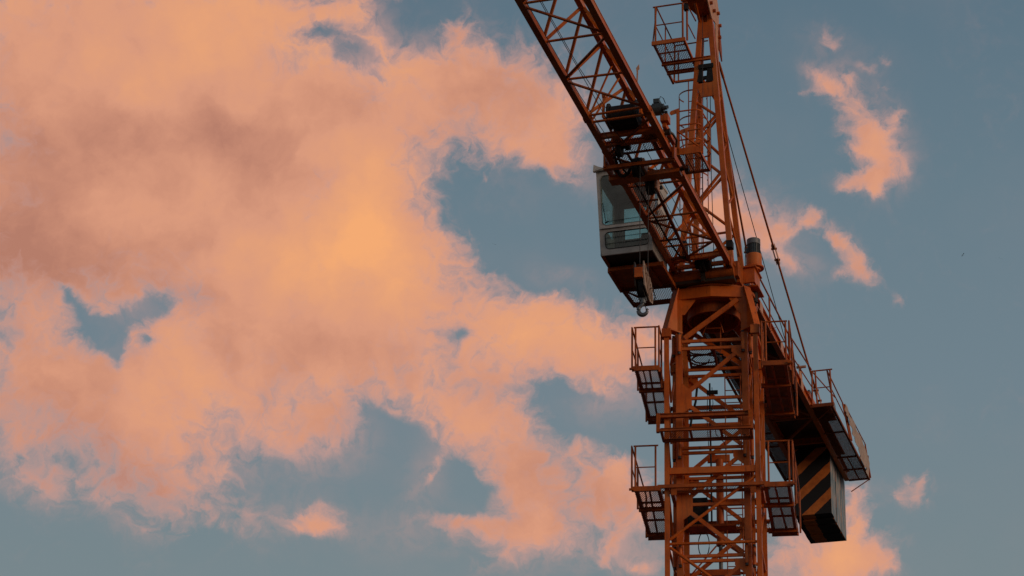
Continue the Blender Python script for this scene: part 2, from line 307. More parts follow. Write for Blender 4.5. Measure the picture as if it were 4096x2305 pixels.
# ================================================================== mesh building
AX, AY = 4.59810356, 52.38217405             # plan position of the mast axis
PS, PH_ = R(9.369), R(18.18)                 # heading of the mast faces / of the slewed upper works
FR = {'m': (Vector((math.cos(PS), -math.sin(PS), 0)), Vector((math.sin(PS), math.cos(PS), 0))),
      's': (Vector((math.cos(PH_), -math.sin(PH_), 0)), Vector((math.sin(PH_), math.cos(PH_), 0)))}
Zv = Vector((0, 0, 1))
class MB:
    """collects shapes given in mast ('m') or slewed ('s') axes, builds ONE mesh object"""
    def __init__(s, fr='s'): s.v = []; s.f = []; s.sm = []; s.mi = []; s.fr = fr; s.cur = 0; s.mark = []
    def P(s, q):
        x, y = FR[s.fr]; return x*q[0] + y*q[1] + Zv*(q[2]+GZ)
    def D(s, q):
        x, y = FR[s.fr]; return x*q[0] + y*q[1] + Zv*q[2]
    def add(s, vs, fs, smooth=False):
        o = len(s.v); s.v += vs
        for f in fs: s.f.append(tuple(i+o for i in f)); s.sm.append(smooth); s.mi.append(s.cur)
    def hexa(s, q):                          # 8 corners: bottom ring 0-3, top ring 4-7
        s.mark.append((len(s.v), len(s.f))); s.add([s.P(a) for a in q], [(3,2,1,0),(4,5,6,7),(0,1,5,4),(1,2,6,5),(2,3,7,6),(3,0,4,7)])
        return s
    def box(s, x0, x1, y0, y1, z0, z1):
        return s.hexa([(x0,y0,z0),(x1,y0,z0),(x1,y1,z0),(x0,y1,z0),(x0,y0,z1),(x1,y0,z1),(x1,y1,z1),(x0,y1,z1)])
    def bar(s, p, q, w, h, up=(0,0,1)):
        a, b = s.P(p), s.P(q); d = (b-a).normalized(); u = s.D(up)
        side = d.cross(u)
        if side.length < 1e-4: side = d.cross(s.D((0,1,0)))
        side.normalize(); u = side.cross(d).normalized()
        sw, sh = side*w/2, u*h/2
        vs = [a-sw-sh, a+sw-sh, a+sw+sh, a-sw+sh, b-sw-sh, b+sw-sh, b+sw+sh, b-sw+sh]
        s.mark.append((len(s.v), len(s.f))); s.add(vs, [(3,2,1,0),(4,5,6,7),(0,1,5,4),(1,2,6,5),(2,3,7,6),(3,0,4,7)]); return s
    def ibeam(s, p, q, b, h, t=.012, up=(0,0,1), kind='I'):
        a, c = Vector(p), Vector(q); d = (c-a).normalized(); u = Vector(up)
        side = d.cross(u).normalized(); u = side.cross(d).normalized()
        s.bar(tuple(a+u*(h/2-t/2)), tuple(c+u*(h/2-t/2)), b, t, up)
        s.bar(tuple(a-u*(h/2-t/2)), tuple(c-u*(h/2-t/2)), b, t, up)
        off = side*(0 if kind == 'I' else (b/2-t/2)*(1 if kind == 'C' else -1))
        s.bar(tuple(a+off), tuple(c+off), t, h-2*t, up); return s
    def tube(s, pts, r, n=8, cap=True):
        P = [s.P(p) for p in pts]; rings = []
        for i, p in enumerate(P):
            d = (P[min(i+1, len(P)-1)] - P[max(i-1, 0)]).normalized()
            a = d.cross(Zv)
            if a.length < .05: a = d.cross(Vector((1, 0, 0)))
            a.normalize(); b = d.cross(a)
            rr = r[i] if isinstance(r, (list, tuple)) else r
            rings.append([p + (a*math.cos(2*math.pi*k/n) + b*math.sin(2*math.pi*k/n))*rr for k in range(n)])
        vs = [v for g in rings for v in g]
        fs = [(i*n+k, i*n+(k+1) % n, (i+1)*n+(k+1) % n, (i+1)*n+k) for i in range(len(P)-1) for k in range(n)]
        s.mark.append((len(s.v), len(s.f))); s.add(vs, fs, True)
        if cap:
            s.add(list(rings[0]), [tuple(range(n))]); s.add(list(rings[-1]), [tuple(range(n))[::-1]])
        return s
    def cyl(s, p, q, r, n=24, r2=None): return s.tube([p, q], [r, r if r2 is None else r2], n)
    def poly(s, pts, n, t):                  # flat plate: outline pts, thickness t along n
        a = [s.P(p) for p in pts]; d = s.D(n).normalized()*t; k = len(a)
        s.mark.append((len(s.v), len(s.f))); s.add(a + [p+d for p in a], [tuple(range(k))[::-1], tuple(range(k, 2*k))] + [(i, (i+1) % k, (i+1) % k+k, i+k) for i in range(k)])
        return s
    def grate(s, o, u, v, lu, lv, cell=.05, b=.010, ang=.5, t=.006):
        """expanded-metal mesh: two families of crossing strands clipped to a lu x lv sheet"""
        o, u, v = Vector(o), Vector(u).normalized(), Vector(v).normalized(); nrm = u.cross(v)
        for sg in (1, -1):
            k0 = -lv*ang; c = k0
            while c < lu + lv*ang:
                a0 = (c, 0) if sg > 0 else (c, 0)
                # line x = c + sg*ang*y
                ys = [0, lv]
                if sg > 0: y0, y1 = max(0, -c/ang), min(lv, (lu-c)/ang)
                else: y0, y1 = max(0, (c-lu)/ang), min(lv, c/ang)
                if y1 - y0 > .01:
                    p = o + u*(c+sg*ang*y0) + v*y0; q = o + u*(c+sg*ang*y1) + v*y1
                    s.bar(tuple(p), tuple(q), b, t, tuple(nrm))
                c += cell
        return s
    def build(s, name, mats, parent=None):
        me = bpy.data.meshes.new(name); me.from_pydata([tuple(v) for v in s.v], [], s.f)
        for mm in (mats if isinstance(mats, (list, tuple)) else [mats]): me.materials.append(mm)
        me.polygons.foreach_set('use_smooth', s.sm); me.polygons.foreach_set('material_index', s.mi); me.update()
        o = bpy.data.objects.new(name, me); S.collection.objects.link(o)
        if parent is not None: o.parent = parent
        else: o.location = (AX, AY, 0)
        return o
def tag(o, label=None, cat=None, group=None, kind=None):
    for k, v in (('label', label), ('category', cat), ('group', group), ('kind', kind)):
        if v: o[k] = v
    return o
def empty(name, loc=(AX, AY, 0)):
    o = bpy.data.objects.new(name, None); o.location = loc; o.empty_display_size = .3; S.collection.objects.link(o); return o
SPLIT = {'gusset_plate','haunch_plate','splice_lug','walkway_strut','cheek_plate','bolt','anchor_plate','head_sheave','hanger_plate','link_plate','link_pin','rope_sheave','tread_plate','guard_wire','block_sheave','sheave_pack','control_console'}
def sub(fr, name, mats, parent, fn):
    b = MB(fr); fn(b)
    if name not in SPLIT: return b.build(name, mats, parent)
    ends = b.mark[1:] + [(len(b.v), len(b.f))]
    for (v0, f0), (v1, f1) in zip(b.mark, ends):        # one object for each separate piece
        c = MB(fr); c.v = b.v[v0:v1]; c.f = [tuple(i-v0 for i in f) for f in b.f[f0:f1]]; c.sm = b.sm[f0:f1]; c.mi = b.mi[f0:f1]
        o = c.build(name, mats, parent)
    return o
def rotz(q, k):                              # quarter turns about the mast axis
    x, y, z = q
    for _ in range(k % 4): x, y = -y, x
    return (x, y, z)

# ================================================================== ground
g = bpy.data.meshes.new('ground'); s_ = 9000
g.from_pydata([(-s_,-s_,0),(s_,-s_,0),(s_,s_,0),(-s_,s_,0)], [], [(0,1,2,3)]); g.materials.append(GD)
go = bpy.data.objects.new('ground', g); S.collection.objects.link(go); tag(go, kind='structure')

# ================================================================== tower crane
CR = tag(empty('tower_crane'), 'orange lattice tower crane with white cab, jib reaching up to the left', 'tower crane')
# ---- mast: 2.5 m sections
def section(zt, full=True):
    b0 = MB('m'); h = .73
    b0.box(-.80,-.66,-.80,-.66, zt-2.5+.006, zt)
    sec = b0.build('mast_section', OR, CR)
    for k in (1, 2, 3):
        b = MB('m'); x, y, _ = rotz((-.73,-.73,0), k); b.box(x-.07,x+.07,y-.07,y+.07, zt-2.5+.006, zt); b.build('leg', OR, sec)
    lo, mid, hi = zt-2.44, zt-1.26, zt-.055
    for k in range(4):
        def f(q): return rotz(q, k)
        nrm = rotz((0,-1,0), k)
        for zz in (lo, mid, hi): sub('m', 'cross_tie', OR, sec, lambda b: b.bar(f((-.66,-.76,zz)), f((.66,-.76,zz)), .05, .065))
        sub('m', 'diagonal_brace', OR, sec, lambda b: b.bar(f((.63,-.765,hi-.06)), f((-.62,-.765,mid+.08)), .05, .085, (0,0,1)))
        sub('m', 'diagonal_brace', OR, sec, lambda b: b.bar(f((-.62,-.765,mid-.08)), f((.63,-.765,lo+.05)), .05, .085, (0,0,1)))
        sub('m', 'gusset_plate', OR, sec, lambda b: (b.poly([f((-.66,-.795,mid-.36)), f((-.66,-.795,mid+.36)), f((-.45,-.795,mid+.16)), f((-.45,-.795,mid-.20))], f((0,1,0)), .02),
            b.poly([f((.66,-.795,hi+.03)), f((.44,-.795,hi+.03)), f((.44,-.795,hi-.12)), f((.66,-.795,hi-.30))], f((0,1,0)), .02)))
    if full:
        for k in range(4):
            for (x, y) in ((-.72,-.855),(.70,-.855)):
                def fn(b):
                    b.cyl(rotz((x,y,zt-.16),k), rotz((x,y,zt+.25),k), .042, 14); b.cur = 1
                    b.cyl(rotz((x,y,zt-.215),k), rotz((x,y,zt-.165),k), .036, 10); b.cyl(rotz((x,y,zt+.255),k), rotz((x,y,zt+.30),k), .034, 10)
                sub('m', 'bolt_sleeve', [OR, DK], sec, fn)
    return sec
ZT = 23.69
section(ZT); section(ZT-2.5); section(ZT-5.0)
def lower(b):                                # the rest of the mast down to its footing, all below the picture
    for sx_ in (-.73,.73):
        for sy_ in (-.73,.73): b.box(sx_-.07,sx_+.07,sy_-.07,sy_+.07,-GZ,ZT-7.5)
    z = ZT-7.5
    while z > -GZ+1:
        for k in range(4):
            b.bar(rotz((-.66,-.76,z-.06),k), rotz((.66,-.76,z-.06),k), .05,.065)
            b.bar(rotz((.63,-.765,z-.12),k), rotz((-.62,-.765,z-1.2),k), .05,.085); b.bar(rotz((-.62,-.765,z-1.3),k), rotz((.63,-.765,z-2.4),k), .05,.085)
        z -= 2.5
sub('m', 'lower_mast', OR, CR, lower)
sub('m', 'footing', mat('concrete', (.3,.29,.27), .85, var=(.2,.2,.19)), CR, lambda b: b.box(-2.5,2.5,-2.5,2.5,-GZ-.8,-GZ+.35))
# mast deck under the slewing ring, ladder
def dk(b):
    b.bar((-.56,-.62,23.74),(-.56,.50,23.74),.05,.05); b.bar((.02,-.62,23.74),(.02,.50,23.74),.05,.05)
    b.bar((-.56,-.60,23.74),(.02,-.60,23.74),.05,.05); b.bar((-.56,.48,23.74),(.02,.48,23.74),.05,.05)
    b.grate((-.55,-.60,23.75),(1,0,0),(0,1,0),.56,1.08,.052,.008)
sub('m', 'rest_deck', GR, CR, dk)
def ladder(b, x0, x1, y, z0, z1, fr=0):
    b.tube([(x0,y,z0),(x0,y,z1)], .014, 6); b.tube([(x1,y,z0),(x1,y,z1)], .014, 6)
    z = z0+.15
    while z < z1: b.tube([(x0,y,z),(x1,y,z)], .011, 6); z += .30
sub('m', 'mast_ladder', OD, CR, lambda b: ladder(b, .19, .54, .52, 15.5, 23.5))
# ---- mast crown
CW = None
def crown_post(b):
    for k in range(4):
        x, y, _ = rotz((-.73,-.73,0), k); b.box(x-.07,x+.07,y-.07,y+.07,23.70,25.06)
crown = sub('m', 'mast_crown', OR, CR, crown_post)
for k in range(4):
    f = lambda q, k=k: rotz(q, k)
    # splayed corner bracket: web on the diagonal, slanting outer flange, foot block
    dgx = Vector(f((-1,-1,0))).normalized(); pr_ = Vector(f((1,-1,0))).normalized()
    def fn(b):
        o = lambda r, z: tuple(dgx*r + Vector((0,0,z)))
        b.poly([o(1.06,24.04), o(1.42,24.06), o(1.10,25.08), o(1.06,25.08)], tuple(pr_), .03)
        a = [o(1.44,24.04), o(1.12,25.10)]
        b.bar(tuple(Vector(a[0])+pr_*.015), tuple(Vector(a[1])+pr_*.015), .19, .03, tuple(dgx))
        b.bar(o(1.0,24.03), o(1.46,24.03), .19, .03, (0,0,1))
        b.bar(o(1.05,24.05), o(1.05,25.06), .14, .03, tuple(dgx))
    sub('m', 'corner_bracket', OR if k != 3 else OR, crown, fn)
    sub('m', 'ring_beam', OR, crown, lambda b: (
        b.hexa([f(q) for q in ((-.76,-.80,24.84),(0,-.93,24.84),(0,-.85,24.84),(-.76,-.72,24.84),(-.76,-.80,25.10),(0,-.93,25.10),(0,-.85,25.10),(-.76,-.72,25.10))]),
        b.hexa([f(q) for q in ((0,-.93,24.84),(.76,-.80,24.84),(.76,-.72,24.84),(0,-.85,24.84),(0,-.93,25.10),(.76,-.80,25.10),(.76,-.72,25.10),(0,-.85,25.10))])))
    sub('m', 'haunch_plate', OR, crown, lambda b: (
        b.poly([f((-.66,-.79,24.84)), f((-.34,-.79,24.84)), f((-.60,-.79,24.47)), f((-.66,-.79,24.47))], f((0,1,0)), .03),
        b.poly([f((.66,-.79,24.84)), f((.40,-.79,24.84)), f((.62,-.79,24.46)), f((.66,-.79,24.46))], f((0,1,0)), .03)))
    sub('m', 'diagonal_brace', OR, crown, lambda b: b.bar(f((-.60,-.815,23.88)), f((.60,-.815,24.78)), .05, .10))
    sub('m', 'cross_tie', OR, crown, lambda b: b.bar(f((-.66,-.78,23.81)), f((.66,-.78,23.81)), .05, .07))
def ringf(b):
    n = 40; ro, ri, z0, z1 = .86, .60, 24.87, 25.02
    for i in range(n):
        a0, a1 = 2*math.pi*i/n, 2*math.pi*(i+1)/n
        q = lambda r, a, z: (r*math.cos(a), r*math.sin(a), z)
        b.hexa([q(ri,a0,z0), q(ro,a0,z0), q(ro,a1,z0), q(ri,a1,z0), q(ri,a0,z1), q(ro,a0,z1), q(ro,a1,z1), q(ri,a1,z1)])
        b.hexa([q(.56,a0,24.62), q(.60,a0,24.62), q(.60,a1,24.62), q(.56,a1,24.62), q(.56,a0,25.3), q(.60,a0,25.3), q(.60,a1,25.3), q(.56,a1,25.3)])
sub('m', 'slewing_ring', OD, crown, ringf)
def inner_tri(b):
    b.tube([(.02,-.1,24.95),(-.28,.1,24.35)], .014, 6); b.tube([(.06,-.1,24.95),(.20,.1,24.4)], .014, 6); b.tube([(-.20,.05,24.5),(.16,.06,24.5)], .014, 6)
    b.tube([(.12,.3,24.7),(.12,.3,23.9)], .016, 6)
sub('m', 'slip_ring_frame', OD, crown, inner_tri)

# ---- turntable and slewing machinery (slewed axes from here on)
def tt(b):
    b.cyl((0,0,25.03),(0,0,25.105), .80, 40); b.cyl((0,0,25.105),(0,0,25.175), .97, 40)
    b.box(-.80,.80,-.80,.92,25.17,25.24); b.box(-.80,-.70,-1.0,1.0,25.24,25.60); b.box(.70,.80,-1.0,1.0,25.24,25.60)
    b.box(-.70,.70,.84,.92,25.24,25.60)
table = sub('s', 'turntable', OD, CR, tt)
sub('s', 'base_ring', DK, table, lambda b: b.box(-.72,.72,-1.06,-.80,25.14,25.22))
sub('s', 'cross_tube', OD, table, lambda b: (b.cyl((-.72,-1.0,25.34),(-.03,-1.0,25.34), .14, 20), b.cyl((.08,-1.0,25.34),(.72,-1.0,25.34), .14, 20)))
sub('s', 'tube_clamp', DK, table, lambda b: (b.cyl((-.03,-1.0,25.34),(.08,-1.0,25.34), .165, 16), b.box(-.02,.06,-1.14,-.98,25.13,25.3)))
def brk(b):
    b.box(.80,1.06,-.46,-.40,25.30,25.66)        # front web
    b.box(.80,1.10,-.52,.16,25.66,25.69)
    b.box(1.03,1.06,-.40,.10,25.30,25.66)
    b.box(.74,1.10,-.30,.34,25.27,25.30)
    b.box(.74,.80,-.46,.34,25.30,25.66)
bra = sub('s', 'motor_bracket', OR, table, brk)
def sm(b):
    b.cyl((1.00,-.22,25.69),(1.00,-.22,25.74), .15, 28)
    b.cyl((1.00,-.22,25.74),(1.00,-.22,25.78), .225, 32); b.cyl((1.00,-.22,25.78),(1.00,-.22,26.08), .18, 32)
mot = sub('s', 'slewing_motor', OR, CR, sm)
def smb(b):
    b.cyl((1.00,-.22,26.08),(1.00,-.22,26.10), .16, 24); b.cyl((1.00,-.22,26.10),(1.00,-.22,26.34), .135, 24)
    for i in range(20):
        a = i*math.pi/10; b.bar((1+.14*math.cos(a),-.22+.14*math.sin(a),26.12),(1+.14*math.cos(a),-.22+.14*math.sin(a),26.33),.012,.022,(math.cos(a),math.sin(a),0))
    b.box(.83,.90,-.30,-.16,26.14,26.24)
sub('s', 'motor_body', MG, mot, smb)
sub('s', 'fan_cover', GY, mot, lambda b: (b.cyl((1.00,-.22,26.34),(1.00,-.22,26.47), .155, 24), b.cyl((1.00,-.22,26.47),(1.00,-.22,26.50), .155, 24, .10)))
sub('s', 'motor_cable', BK, mot, lambda b: b.tube([(.86,-.22,26.40),(.82,-.24,26.30),(.81,-.26,26.05),(.80,-.26,25.72)], .010, 6))
sub('s', 'pinion_gear', BK, table, lambda b: (b.cyl((.93,.05,25.02),(.93,.05,25.27), .085, 18), b.cyl((.93,.05,24.95),(.93,.05,25.02), .05, 12)))
sub('s', 'sheave_pack', BK, table, lambda b: [b.cyl((x,-1.28,25.50),(x+.045,-1.28,25.50), r, 24) for x, r in ((-.10,.13),(-.04,.14),(.02,.20),(.08,.20),(.14,.15),(.20,.16))])
sub('s', 'sheave_pack', BK, table, lambda b: (b.cyl((-.27,-1.72,25.72),(-.20,-1.72,25.72),.15,22), b.box(-.30,-.17,-1.76,-1.68,25.45,25.62)))
sub('s', 'junction_box', BK, table, lambda b: b.box(.60,.74,-1.30,-1.12,25.82,25.99))
sub('s', 'rope_guide', OD, table, lambda b: (b.poly([(-.10,-1.70,25.62),(.0,-1.70,25.62),(.0,-1.66,25.84),(-.05,-1.66,25.9),(-.10,-1.66,25.84)],(0,1,0),.02), b.cyl((-.08,-1.6,25.8),(.02,-1.6,25.8),.07,16)))

# ---- jib
ZB, ZTc = 25.5, 26.46
YJ0, YJ1 = -1.15, -16.6
def jchord(b, x, y0, y1):
    b.bar((x,y0,ZB),(x,y1,ZB), .12,.12)
jib = sub('s', 'jib', OR, CR, lambda b: b.bar((-.62,YJ0,ZB),(-.62,YJ1,ZB),.125,.125))
sub('s', 'bottom_chord', OR, jib, lambda b: b.bar((.62,YJ0,ZB),(.62,YJ1,ZB),.125,.125))
sub('s', 'top_chord', OR, jib, lambda b: b.bar((0,-1.75,ZTc-.02),(0,YJ1,ZTc),.11,.11))
sub('s', 'chord_sheen_strip', OP, jib, lambda b: (b.bar((.688,YJ0,ZB+.056),(.688,YJ1,ZB+.056),.01,.012), b.bar((.655,YJ0,ZB+.067),(.655,YJ1,ZB+.067),.06,.008)))  # pale strips on the right chord: its edge highlight painted as colour
BLy = [-1.35,-2.30,-3.72,-5.20,-6.65,-8.36,-9.84,-11.30,-12.72,-14.2,-15.6]
BRy = [-1.35,-2.26,-3.72,-5.20,-6.65,-8.40,-9.80,-11.30,-12.72,-14.2,-15.6]
TPy = [-1.80,-3.00,-4.45,-6.00,-7.58,-9.32,-10.76,-12.1,-13.5,-14.95]
for i in range(1, len(BLy)):
    if i not in (4,): sub('s', 'jib_tie', OR, jib, lambda b: b.tube([(-.58,BLy[i],ZB-.01),(.58,BRy[i],ZB-.01)], .026, 8))
    if i < len(BLy)-1:
        a, c = ((-.58,BLy[i],ZB-.02),(.58,BRy[i+1],ZB-.02)) if i in (3,) or i in (6,8,10) else None or ((-.58,BLy[i],ZB-.02),(.58,BRy[i+1],ZB-.02))
DG = [(-1,1.30,1,2.15),(1,2.35,-1,3.62),(1,3.72+.0,-1,2.40)]
# ground-plane diagonals, each given as (side, y, side, y)
for (s0, y0, s1, y1) in [(1,-2.36,-1,-1.40),(-1,-3.66,1,-2.36),(1,-5.10,-1,-3.80),(-1,-6.60,1,-5.30),(1,-7.95,-1,-6.75),(-1,-9.76,1,-8.48),(1,-11.2,-1,-9.92),(-1,-12.62,1,-11.38),(1,-14.1,-1,-12.8),(-1,-15.5,1,-14.3)]:
    sub('s', 'jib_brace', OD, jib, lambda b: b.tube([(s0*.58,y0,ZB-.03),(s1*.58,y1,ZB-.03)], .028, 8))
sub('s', 'jib_tie', OR, jib, lambda b: b.tube([(-.58,-8.08,ZB-.01),(.58,-8.10,ZB-.01)], .028, 8))
for i, ty in enumerate(TPy):
    for sg, BY in ((-1, BLy), (1, BRy)):
        for by in (BY[i], BY[i+1]) if i < len(BY)-1 else ():
            oy = .07 if by > ty else -.07
            sub('s', 'jib_strut', OR, jib, lambda b: b.bar((sg*.60,by-oy*.6,ZB+.05),(sg*.04,ty+oy,ZTc-.03), .055,.045, (0,1,.2)))
sub('s', 'jib_strut', OR, jib, lambda b: (b.tube([(-.58,-8.25,ZB+.05),(.0,-8.65,ZTc-.04)],.022,8)))
sub('s', 'jib_strut', OR, jib, lambda b: (b.tube([(-.55,-8.10,ZB+.05),(.02,-8.15,ZTc-.04)],.022,8)))
# splice lugs on the chords, work light bracket standing on the right chord
for x in (-.62,.62):
    sub('s', 'splice_lug', OD, jib, lambda b: (b.box(x-.075,x+.075,-8.30,-8.18,ZB-.075,ZB+.075), b.cyl((x-.1,-8.24,ZB),(x+.1,-8.24,ZB),.022,10), b.box(x-.075,x+.075,-5.52,-5.42,ZB-.075,ZB+.075)))
sub('s', 'marker_plate', OP, jib, lambda b: (b.bar((.69,-9.3,ZB+.05),(.70,-9.3,ZB+.28),.03,.01,(0,1,0)), b.poly([(.68,-9.3,ZB+.27),(.74,-9.3,ZB+.33),(.73,-9.3,ZB+.44),(.67,-9.3,ZB+.36)],(0,1,0),.012)))
# root cross members
def rootb(b):
    b.ibeam((-.56,-1.55,ZB+.02),(.56,-1.62,ZB+.02),.08,.12,.012)
    b.bar((-.56,-1.18,ZB),(.56,-1.18,ZB),.07,.09); b.bar((.0,-1.25,ZB),(.5,-1.6,ZB),.05,.05); b.bar((-.1,-1.25,ZB+.02),(-.55,-1.6,ZB+.02),.05,.05)
sub('s', 'root_beam', OR, jib, rootb)
for x in (-.62,.62):
    sub('s', 'pivot_lug', OD, jib, lambda b: (b.box(x-.09,x-.05,-1.3,-.92,ZB-.14,ZB+.12), b.box(x+.05,x+.09,-1.3,-.92,ZB-.14,ZB+.12), b.cyl((x-.13,-1.06,ZB-.02),(x+.13,-1.06,ZB-.02),.045,14)))
# jib walkway and winch deck
def walk(b):
    b.bar((-.18,-1.5,ZB-.04),(-.02,-5.45,ZB-.04),.055,.05)
    y = -1.7
    while y > -5.4: b.bar((-.56,y,ZB-.035),(-.12,y,ZB-.035),.035,.035); y -= .95
    b.grate((-.56,-5.4,ZB-.02),(1,0,0),(0,1,0),.38,3.8,.052,.008)
sub('s', 'jib_walkway', GR, jib, walk)
def wd(b):
    b.grate((-.55,-7.30,ZB-.02),(1,0,0),(0,1,0),1.10,.62,.052,.008)
    b.bar((-.56,-6.68,ZB-.03),(.56,-6.68,ZB-.03),.04,.04)
    b.grate((-.55,-6.66,ZB-.02),(1,0,0),(0,1,0),.32,1.05,.052,.008); b.bar((-.22,-6.66,ZB-.03),(-.20,-5.6,ZB-.03),.045,.04)
    b.bar((.44,-7.3,ZB-.03),(.44,-6.7,ZB-.03),.06,.03)
sub('s', 'winch_deck', GR, jib, wd)
def wb(b):
    b.ibeam((-.56,-7.42,ZB+.02),(.58,-7.42,ZB+.02),.08,.12,.014); b.ibeam((-.56,-7.08,ZB-.0),(.52,-7.08,ZB-.0),.10,.10,.014)
    b.box(.28,.56,-7.38,-7.10,ZB-.02,ZB)
    b.box(-.36,-.20,-7.38,-7.12,ZB-.02,ZB)
sub('s', 'winch_beam', OR, jib, wb)
wn = sub('s', 'trolley_winch', BK, CR, lambda b: (b.cyl((-.27,-7.78,25.74),(.28,-7.78,25.74), .205, 28), b.cyl((-.30,-7.78,25.74),(-.27,-7.78,25.74), .27, 28), b.cyl((.28,-7.78,25.74),(.31,-7.78,25.74), .27, 28), b.box(-.28,.30,-7.70,-7.46,25.56,25.72)))
sub('s', 'winch_frame', OR, wn, lambda b: (b.box(-.37,-.33,-8.05,-7.42,25.58,25.66), b.bar((-.36,-8.02,25.6),(-.36,-7.98,26.1),.05,.04), b.bar((-.36,-7.45,25.6),(-.36,-7.5,26.0),.05,.04), b.box(.40,.44,-8.05,-7.42,25.58,25.72),
     b.bar((.42,-8.0,25.6),(.42,-7.95,26.1),.05,.04), b.tube([(-.35,-7.50,25.68),(.42,-7.50,25.68)],.022,8), b.cyl((-.39,-7.99,26.12),(-.32,-7.99,26.12),.055,12)))
sub('s', 'winch_motor', MG, wn, lambda b: (b.cyl((.36,-7.78,25.74),(.62,-7.78,25.74), .12, 20), b.cyl((.62,-7.78,25.76),(.80,-7.78,25.76), .13, 20), b.cyl((.80,-7.78,25.76),(.85,-7.78,25.76), .10, 16),
     b.box(.64,.76,-7.86,-7.70,25.88,25.97), b.cyl((.85,-7.72,25.82),(.92,-7.72,25.82),.035,10), b.cyl((.85,-7.86,25.72),(.93,-7.86,25.72),.04,10), b.cyl((.86,-7.76,25.68),(.91,-7.76,25.68),.03,8)))
sub('s', 'winch_wire', BK, wn, lambda b: b.tube([(.74,-7.8,25.94),(.78,-7.8,26.04),(.84,-7.8,25.98),(.88,-7.8,25.86)], .008, 5))
sub('s', 'deflector_sheave', BK, jib, lambda b: (b.cyl((-.34,-6.95,25.42),(-.26,-6.95,25.42),.16,22), b.box(-.38,-.22,-7.08,-6.88,25.46,25.62), b.cyl((-.2,-6.9,25.5),(-.1,-6.9,25.5),.08,14)))
# trolley ropes running along the jib
def rope(name, pts, par, r=.007, m_=RP): return sub('s', name, m_, par, lambda b: b.tube(pts, r, 5))
rope('trolley_rope', [(-.52,-16.5,25.50),(-.42,-9.5,25.30),(-.33,-7.05,25.30)], jib)
rope('trolley_rope', [(-.30,-16.5,25.62),(-.28,-10,25.60),(-.20,-7.6,25.66)], jib)
rope('trolley_rope', [(-.30,-16.5,25.56),(-.22,-8,25.42),(-.02,-6.3,25.42)], jib)
rope('trolley_rope', [(.20,-7.0,25.46),(.19,-4,25.46),(.10,-1.3,25.52)], jib)
rope('trolley_rope', [(.05,-5.7,25.40),(.0,-3,25.42),(-.04,-1.4,25.5)], jib)
rope('trolley_rope', [(.0,-5.7,25.36),(-.16,-3,25.46),(-.22,-1.75,25.58)], jib)
rope('trolley_rope', [(.42,-16.5,25.75),(.42,-9,25.74),(.45,-7.3,25.70)], jib)
sub('s', 'power_cable', BK, jib, lambda b: b.tube([(-.45,-7.0,25.52),(-.42,-6.6,25.40),(-.44,-6.2,25.38),(-.38,-5.8,25.36),(-.36,-5.3,25.42),(-.36,-4.2,25.40),(-.37,-2.8,25.41),(-.30,-1.9,25.40),(-.2,-1.6,25.45)], .022, 6))

# ---- tower head
def hw(z): return .57-.0708*(z-25.87)
def yf(z): return -.69+.036*(z-25.87)
def yb(z): return .46-.1428*(z-26.36)
def LP(sx_, back, z): return (sx_*hw(z), yb(z) if back else yf(z), z)
head = sub('s', 'tower_head', OR, CR, lambda b: b.bar(LP(-1,0,25.55), LP(-1,0,32.6), .12,.12,(0,1,0)))
for sx_, bk in ((1,0),(-1,1),(1,1)):
    sub('s', 'leg', OR, head, lambda b: b.bar(LP(sx_,bk,25.55), LP(sx_,bk,32.6 if not bk else 32.3), .12,.12 if not bk else .10,(0,1,0)))
def hb(p, q, r=.036): sub('s', 'head_brace', OR, head, lambda b: b.tube([p, q], r, 8))
def zig(sides, bk, zs):
    for i in range(len(zs)-1): hb(LP(sides[i],bk,zs[i]), LP(sides[i+1],bk,zs[i+1]))
zig([1,-1,1,-1,1,-1,1], 0, [30.95,30.13,29.62,28.82,28.02,26.98,26.02])
zig([-1,1,-1,1,-1,1,-1], 1, [31.0,30.1,29.55,28.75,27.86,27.02,26.3])
def side(sx_, zs, start):
    bk = start
    for i in range(len(zs)-1): hb(LP(sx_,bk,zs[i]), LP(sx_,1-bk,zs[i+1]), .028); bk = 1-bk
side(1, [30.9,30.4,29.9,29.2,28.6,27.9,27.2,26.4], 0); side(-1, [30.9,30.2,29.5,28.8,28.1,27.3,26.5], 1)
hb(LP(-1,0,26.5), LP(1,0,26.52), .03)
def plates(b):
    b.poly([(-.14,-.53,31.84),(.14,-.53,31.84),(.11,-.52,32.28),(-.12,-.52,32.28)], (0,1,0), .03)
    b.poly([(-.13,-.55,32.28),(-.13,-.42,32.6),(-.13,-.95,32.6),(-.13,-.9,32.52)], (1,0,0), .02)
    b.poly([(.24,-.58,30.20),(.22,-.58,30.58),(-.22,-.58,30.56),(-.10,-.58,30.20)], (0,1,0), .03)
sub('s', 'gusset_plate', OR, head, plates)
hh = sub('s', 'head_box', OD, head, lambda b: (b.box(-.11,.13,-.44,-.41,32.2,32.75), b.box(-.13,.13,-.58,-.54,32.55,33.1), b.poly([(-.45,-1.05,32.62),(.13,-1.05,32.62),(.13,-.5,32.50),(-.13,-.5,32.42)],(0,0,1),.03), b.box(-.45,.13,-1.10,-1.05,32.6,32.70)))
sub('s', 'cheek_plate', OP, head, lambda b: (b.poly([(.15,-1.0,32.62),(.15,-.55,32.34),(.15,.10,32.50),(.15,.22,32.95),(.15,-.1,33.4),(.15,-1.0,33.4)],(1,0,0),.025), b.poly([(.15,-.1,31.5),(.15,.12,31.5),(.15,.22,32.95),(.15,-.2,32.9)],(1,0,0),.02)))
